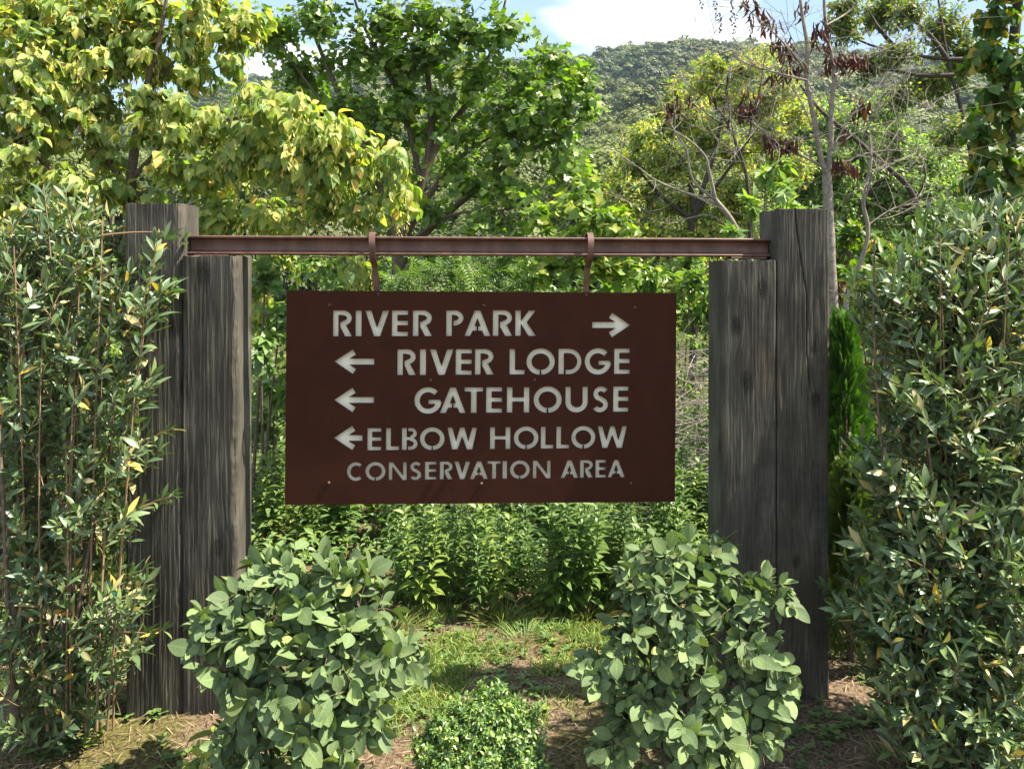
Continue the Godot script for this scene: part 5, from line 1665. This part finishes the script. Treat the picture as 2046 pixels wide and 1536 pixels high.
func conifer(called: String, label: String, x: float, z: float, high: float, wide: float, material: Dictionary, count: int) -> void:
	var o := thing(called, label, "evergreen shrub", Vector3(x, 0, z), "scaly evergreens behind the posts")
	var g := Geo.new()
	g.tube(PackedVector3Array([Vector3(0, -0.1, 0), Vector3(0.01, high * 0.5, 0), Vector3(0, high * 0.95, 0)]), 0.022, 0.004, 7)
	obj("trunk", g.mesh(), mat.bark_brown, o)
	var spray := Geo.new()     # one flat fan of scaly sprigs
	for k in 9:
		var t := k / 8.0
		var c := Vector3(0, t * 0.85, -0.1 * t * t)
		for s in [-1.0, 1.0]:
			var reach := 0.42 * (1.0 - 0.7 * t) + 0.08
			var dir := Vector3(s * 0.75, 0.75, -0.1).normalized()
			add_leaflet(spray, c, dir, Vector3(0, 0, 1), reach, 0.26)
			add_leaflet(spray, c + dir * reach * 0.4, Vector3(s * 0.2, 1, -0.1), Vector3(0, 0, 1), reach * 0.6, 0.3)
	add_leaflet(spray, Vector3(0, 0.8, -0.08), Vector3(0, 1, -0.1), Vector3(0, 0, 1), 0.25, 0.3)
	var lv := Leafy.new()
	for k in count:
		var t := pow(rng.randf(), 0.9)
		var a := rng.randf() * TAU
		var r := wide * sqrt(maxf(0.02, sin(PI * (0.12 + 0.88 * (1.0 - t)) * 0.55))) * rng.randf_range(0.55, 1.05) * (1.0 - 0.75 * pow(t, 3.0))
		var out := Vector3(cos(a), 0, sin(a))
		var p := out * r * 0.75 + Vector3(0, 0.04 + t * high * 0.93, 0)
		lv.xf.append(Transform3D(frame(out * 0.6 + Vector3(0, 0.9, 0) + rv() * 0.3, out.cross(Vector3.UP) + rv() * 0.7, rng.randf_range(0.04, 0.08)), p + o.position))
		lv.kind.append(pick([0.4, 0.38, 0.22]))
		lv.shade.append(rng.randf_range(0.8, 1.2))
	dress(o, lv, {"leaf": [spray.mesh()], "mat": material})

# ---------------------------------------------------------------- grass, straw, seedlings
func ground_cover() -> void:
	var nz := FastNoiseLite.new()
	nz.seed = 4
	nz.frequency = 1.0
	nz.fractal_octaves = 3
	var patch := FastNoiseLite.new()
	patch.seed = 17
	patch.frequency = 1.0
	patch.fractal_octaves = 3
	var blade := leaf_mesh(0.085, 0.6, 0.5, 0.7, 5)
	var straw := leaf_mesh(0.045, 0.7, 0.3, 0.12, 3)
	var round_leaf := leaf_mesh(0.6, 0.8, 0.25, 0.2, 3)
	var xf := []
	var tint := PackedColorArray()
	var pal: Array = mat.straw.tints
	for k in 20000:
		var d := rng.randf_range(2.35, 4.3)
		var p := Vector3(rng.randf_range(-0.68, 0.68) * d, 0, -d)
		var thin := patch.get_noise_2d(p.x * 1.6, p.z * 1.6 + 9.0)
		if thin < -0.15 and rng.randf() < 0.6:
			continue
		p.y = ground_y(p.x, p.z, nz) + rng.randf_range(0.002, 0.014)
		var a := rng.randf() * TAU
		xf.append(Transform3D(frame(Vector3(cos(a), rng.randf_range(-0.12, 0.16), sin(a)), Vector3.UP + rv() * 0.5, rng.randf_range(0.02, 0.085)), p))
		var c: Color = pal[pick([0.3, 0.26, 0.16, 0.16, 0.12])]
		var f := rng.randf_range(0.75, 1.25)
		tint.append(Color(c.r * f, c.g * f, c.b * f))
	var o := spread("straw_litter", straw, mat.straw.all, xf, tint)
	tag(o, "straw and pine litter scattered over the ground", "litter", "", "stuff")
	xf = []
	tint = PackedColorArray()
	pal = mat.grass.tints
	for k in 60000:      # short grass in patches, thickest in the sunny middle
		var d := rng.randf_range(2.75, 4.1)
		var p := Vector3(rng.randf_range(-0.42, 0.40) * d, 0, -d)
		var q := patch.get_noise_2d(p.x * 2.4 + 20.0, p.z * 2.4)
		var here := smoothstep(-0.12, 0.2, q) * smoothstep(2.7, 2.95, d) * (1.0 - smoothstep(0.55, 0.9, absf(p.x + 0.05)))
		if rng.randf() > here:
			continue
		p.y = ground_y(p.x, p.z, nz)
		xf.append(Transform3D(frame(Vector3(rng.randf_range(-0.8, 0.8), rng.randf_range(0.35, 1.0), rng.randf_range(-0.8, 0.8)), rv(), rng.randf_range(0.025, 0.065)), p))
		var c: Color = pal[pick([0.3, 0.34, 0.16, 0.12, 0.08])]
		var f := rng.randf_range(0.8, 1.2)
		tint.append(Color(c.r * f, c.g * f, c.b * f))
	o = spread("short_grass", blade, mat.grass.all, xf, tint)
	tag(o, "short yellowish grass growing in patches between the shrubs", "grass", "", "stuff")
	xf = []
	tint = PackedColorArray()
	pal = mat.forb.tints
	for k in 4200:
		var d := rng.randf_range(2.4, 4.2)
		var p := Vector3(rng.randf_range(-0.66, 0.62) * d, 0, -d)
		var q := patch.get_noise_2d(p.x * 2.0 - 20.0, p.z * 2.0)
		if rng.randf() > smoothstep(-0.1, 0.3, q):
			continue
		p.y = ground_y(p.x, p.z, nz) + 0.004
		var az := rng.randf() * TAU
		var s := rng.randf_range(0.012, 0.034)
		var c: Color = pal[pick([0.35, 0.25, 0.25, 0.15])]
		for e in rng.randi_range(4, 7):
			az += 1.3
			xf.append(Transform3D(frame(Vector3(cos(az), rng.randf_range(0.2, 0.8), sin(az)), Vector3.UP, s), p + Vector3(0, 0.006 * e * s * 20.0, 0)))
			tint.append(c)
	o = spread("seedling_weeds", round_leaf, mat.forb.all, xf, tint)
	tag(o, "small green seedlings dotted over the mulch", "weeds", "", "stuff")
	# single tufts of grass at the edge of the weed bank
	var tufts := [
		["dry tan tuft of grass farthest left at the edge of the weed bank", 790, 1265, 0.17, 1, 190], ["wide straw-tipped tuft of grass in the middle of the bank's edge", 1005, 1245, 0.18, 1, 190], ["yellowish tuft of grass at the bank's edge beside the right broad-leaved shrub", 1175, 1235, 0.19, 1, 200],
		["fresh green tuft of grass, the largest, in the middle of the clearing", 1050, 1285, 0.16, 0, 130], ["fresh green tuft of grass just right of the largest one", 1110, 1275, 0.13, 0, 90], ["small brownish tuft of grass in the middle of the clearing", 965, 1288, 0.10, 1, 60],
		["low green tuft of grass beside the left broad-leaved shrub's right edge", 880, 1310, 0.10, 0, 80], ["green and rusty tuft of grass under the right narrow-leaved shrub", 1790, 1535, 0.13, 0, 90],
	]
	for t in tufts:
		var d: float = F * EYE.y / (t[2] - CY)
		var c := thing("grass_tuft", t[0], "grass tuft", Vector3((t[1] - CX) / F * d, 0, -d), "tufts of grass in the clearing")
		var lv := Leafy.new()
		for k in t[5]:
			var a := rng.randf() * TAU
			var r: float = sqrt(rng.randf()) * t[3] * 0.55
			var lean: float = r / t[3] * 1.5 + 0.15
			lv.xf.append(Transform3D(frame(Vector3(cos(a) * lean, 1.0, sin(a) * lean) + rv() * 0.25, Vector3(-cos(a), 0.6, -sin(a)), t[3] * rng.randf_range(0.4, 0.85)), c.position + Vector3(cos(a) * r, 0, sin(a) * r)))
			lv.kind.append(pick([0.5, 0.2, 0.3, 0, 0]) if t[4] == 0 else pick([0.15, 0.25, 0.1, 0.28, 0.22]))
			lv.shade.append(rng.randf_range(0.8, 1.2))
		dress(c, lv, {"leaf": [leaf_mesh(0.028, 0.6, 0.5, 0.45, 5)], "mat": mat.grass, "called": "blades"})

func small_things() -> void:
	# the purple passion flower on its vine
	var o := thing("passion_flower", "purple fringed flower above the left broad-leaved shrub against the weeds", "flower", at(842, 1131, 3.75))
	var g := Geo.new()
	for k in 10:
		var a := TAU * k / 10.0
		add_leaflet(g, Vector3.ZERO, Vector3(cos(a), 0.25, sin(a)), Vector3.UP, 0.017, 0.45)
	obj("petals", g.mesh(), mat.petal, o)
	g = Geo.new()
	for k in 36:
		var a := TAU * k / 36.0
		g.tube(bend(Vector3(cos(a) * 0.003, 0.002, sin(a) * 0.003), Vector3(cos(a) * 0.018, 0.012, sin(a) * 0.018), Vector3(0, 0.002, 0), 3), 0.0006, 0.0003, 3)
	obj("fringe", g.mesh(), plain(Color(0.36, 0.28, 0.62), 0.6), o)
	g = Geo.new()
	g.tube(PackedVector3Array([Vector3(0, 0, 0), Vector3(0, 0.006, 0), Vector3(0, 0.013, 0)]), 0.004, 0.0025, 7)
	obj("flower_centre", g.mesh(), plain(Color(0.6, 0.6, 0.4), 0.6), o)
	g = Geo.new()
	g.tube(bend(Vector3(0, 0, 0), Vector3(0.02, -0.22, -0.05), Vector3(-0.02, 0, 0), 5), 0.0015, 0.002, 5)
	obj("stem", g.mesh(), mat.stem_green, o)
	o.rotation = Vector3(0.7, 0.2, 0.1)
	# a short white pipe with a teal cap behind the left shrub
	o = thing("utility_marker", "short white post with a teal cap behind the left narrow-leaved shrub", "utility marker", at(217, 1260, 3.3))
	o.position.y = 0
	g = Geo.new()
	for k in 24:
		var a := TAU * k / 24.0
		var b := TAU * (k + 1) / 24.0
		for s in [[0.015, -0.05, 0.015, 0.26], [0.015, 0.26, 0.014, 0.27]]:
			var i0 := g.vert(Vector3(cos(a) * s[0], s[1], sin(a) * s[0]), Vector3(cos(a), 0, sin(a)))
			var i1 := g.vert(Vector3(cos(b) * s[0], s[1], sin(b) * s[0]), Vector3(cos(b), 0, sin(b)))
			var i2 := g.vert(Vector3(cos(b) * s[2], s[3], sin(b) * s[2]), Vector3(cos(b), 0, sin(b)))
			var i3 := g.vert(Vector3(cos(a) * s[2], s[3], sin(a) * s[2]), Vector3(cos(a), 0, sin(a)))
			g.quad(i0, i1, i2, i3)
	obj("post", g.mesh(), mat.white, o)
	g = Geo.new()
	g.box(Vector3(-0.032, 0.271, -0.025), Vector3(0.032, 0.33, 0.025), 0.006)
	obj("cap", g.mesh(), mat.teal, o)
	# a green fruit on the creeper
	o = thing("green_fruit", "round green fruit hanging in the creeper between the left posts and sign", "fruit", at(546, 659, 4.35))
	var sp := SphereMesh.new()
	sp.radius = 0.012
	sp.height = 0.029
	sp.radial_segments = 14
	sp.rings = 8
	obj("berry", sp, plain(Color(0.22, 0.30, 0.10), 0.4), o)
	g = Geo.new()
	g.tube(bend(Vector3(0, 0.013, 0), Vector3(0.01, 0.06, 0), Vector3(0.01, 0, 0), 4), 0.001, 0.001, 4)
	obj("stalk", g.mesh(), mat.stem_green, o)
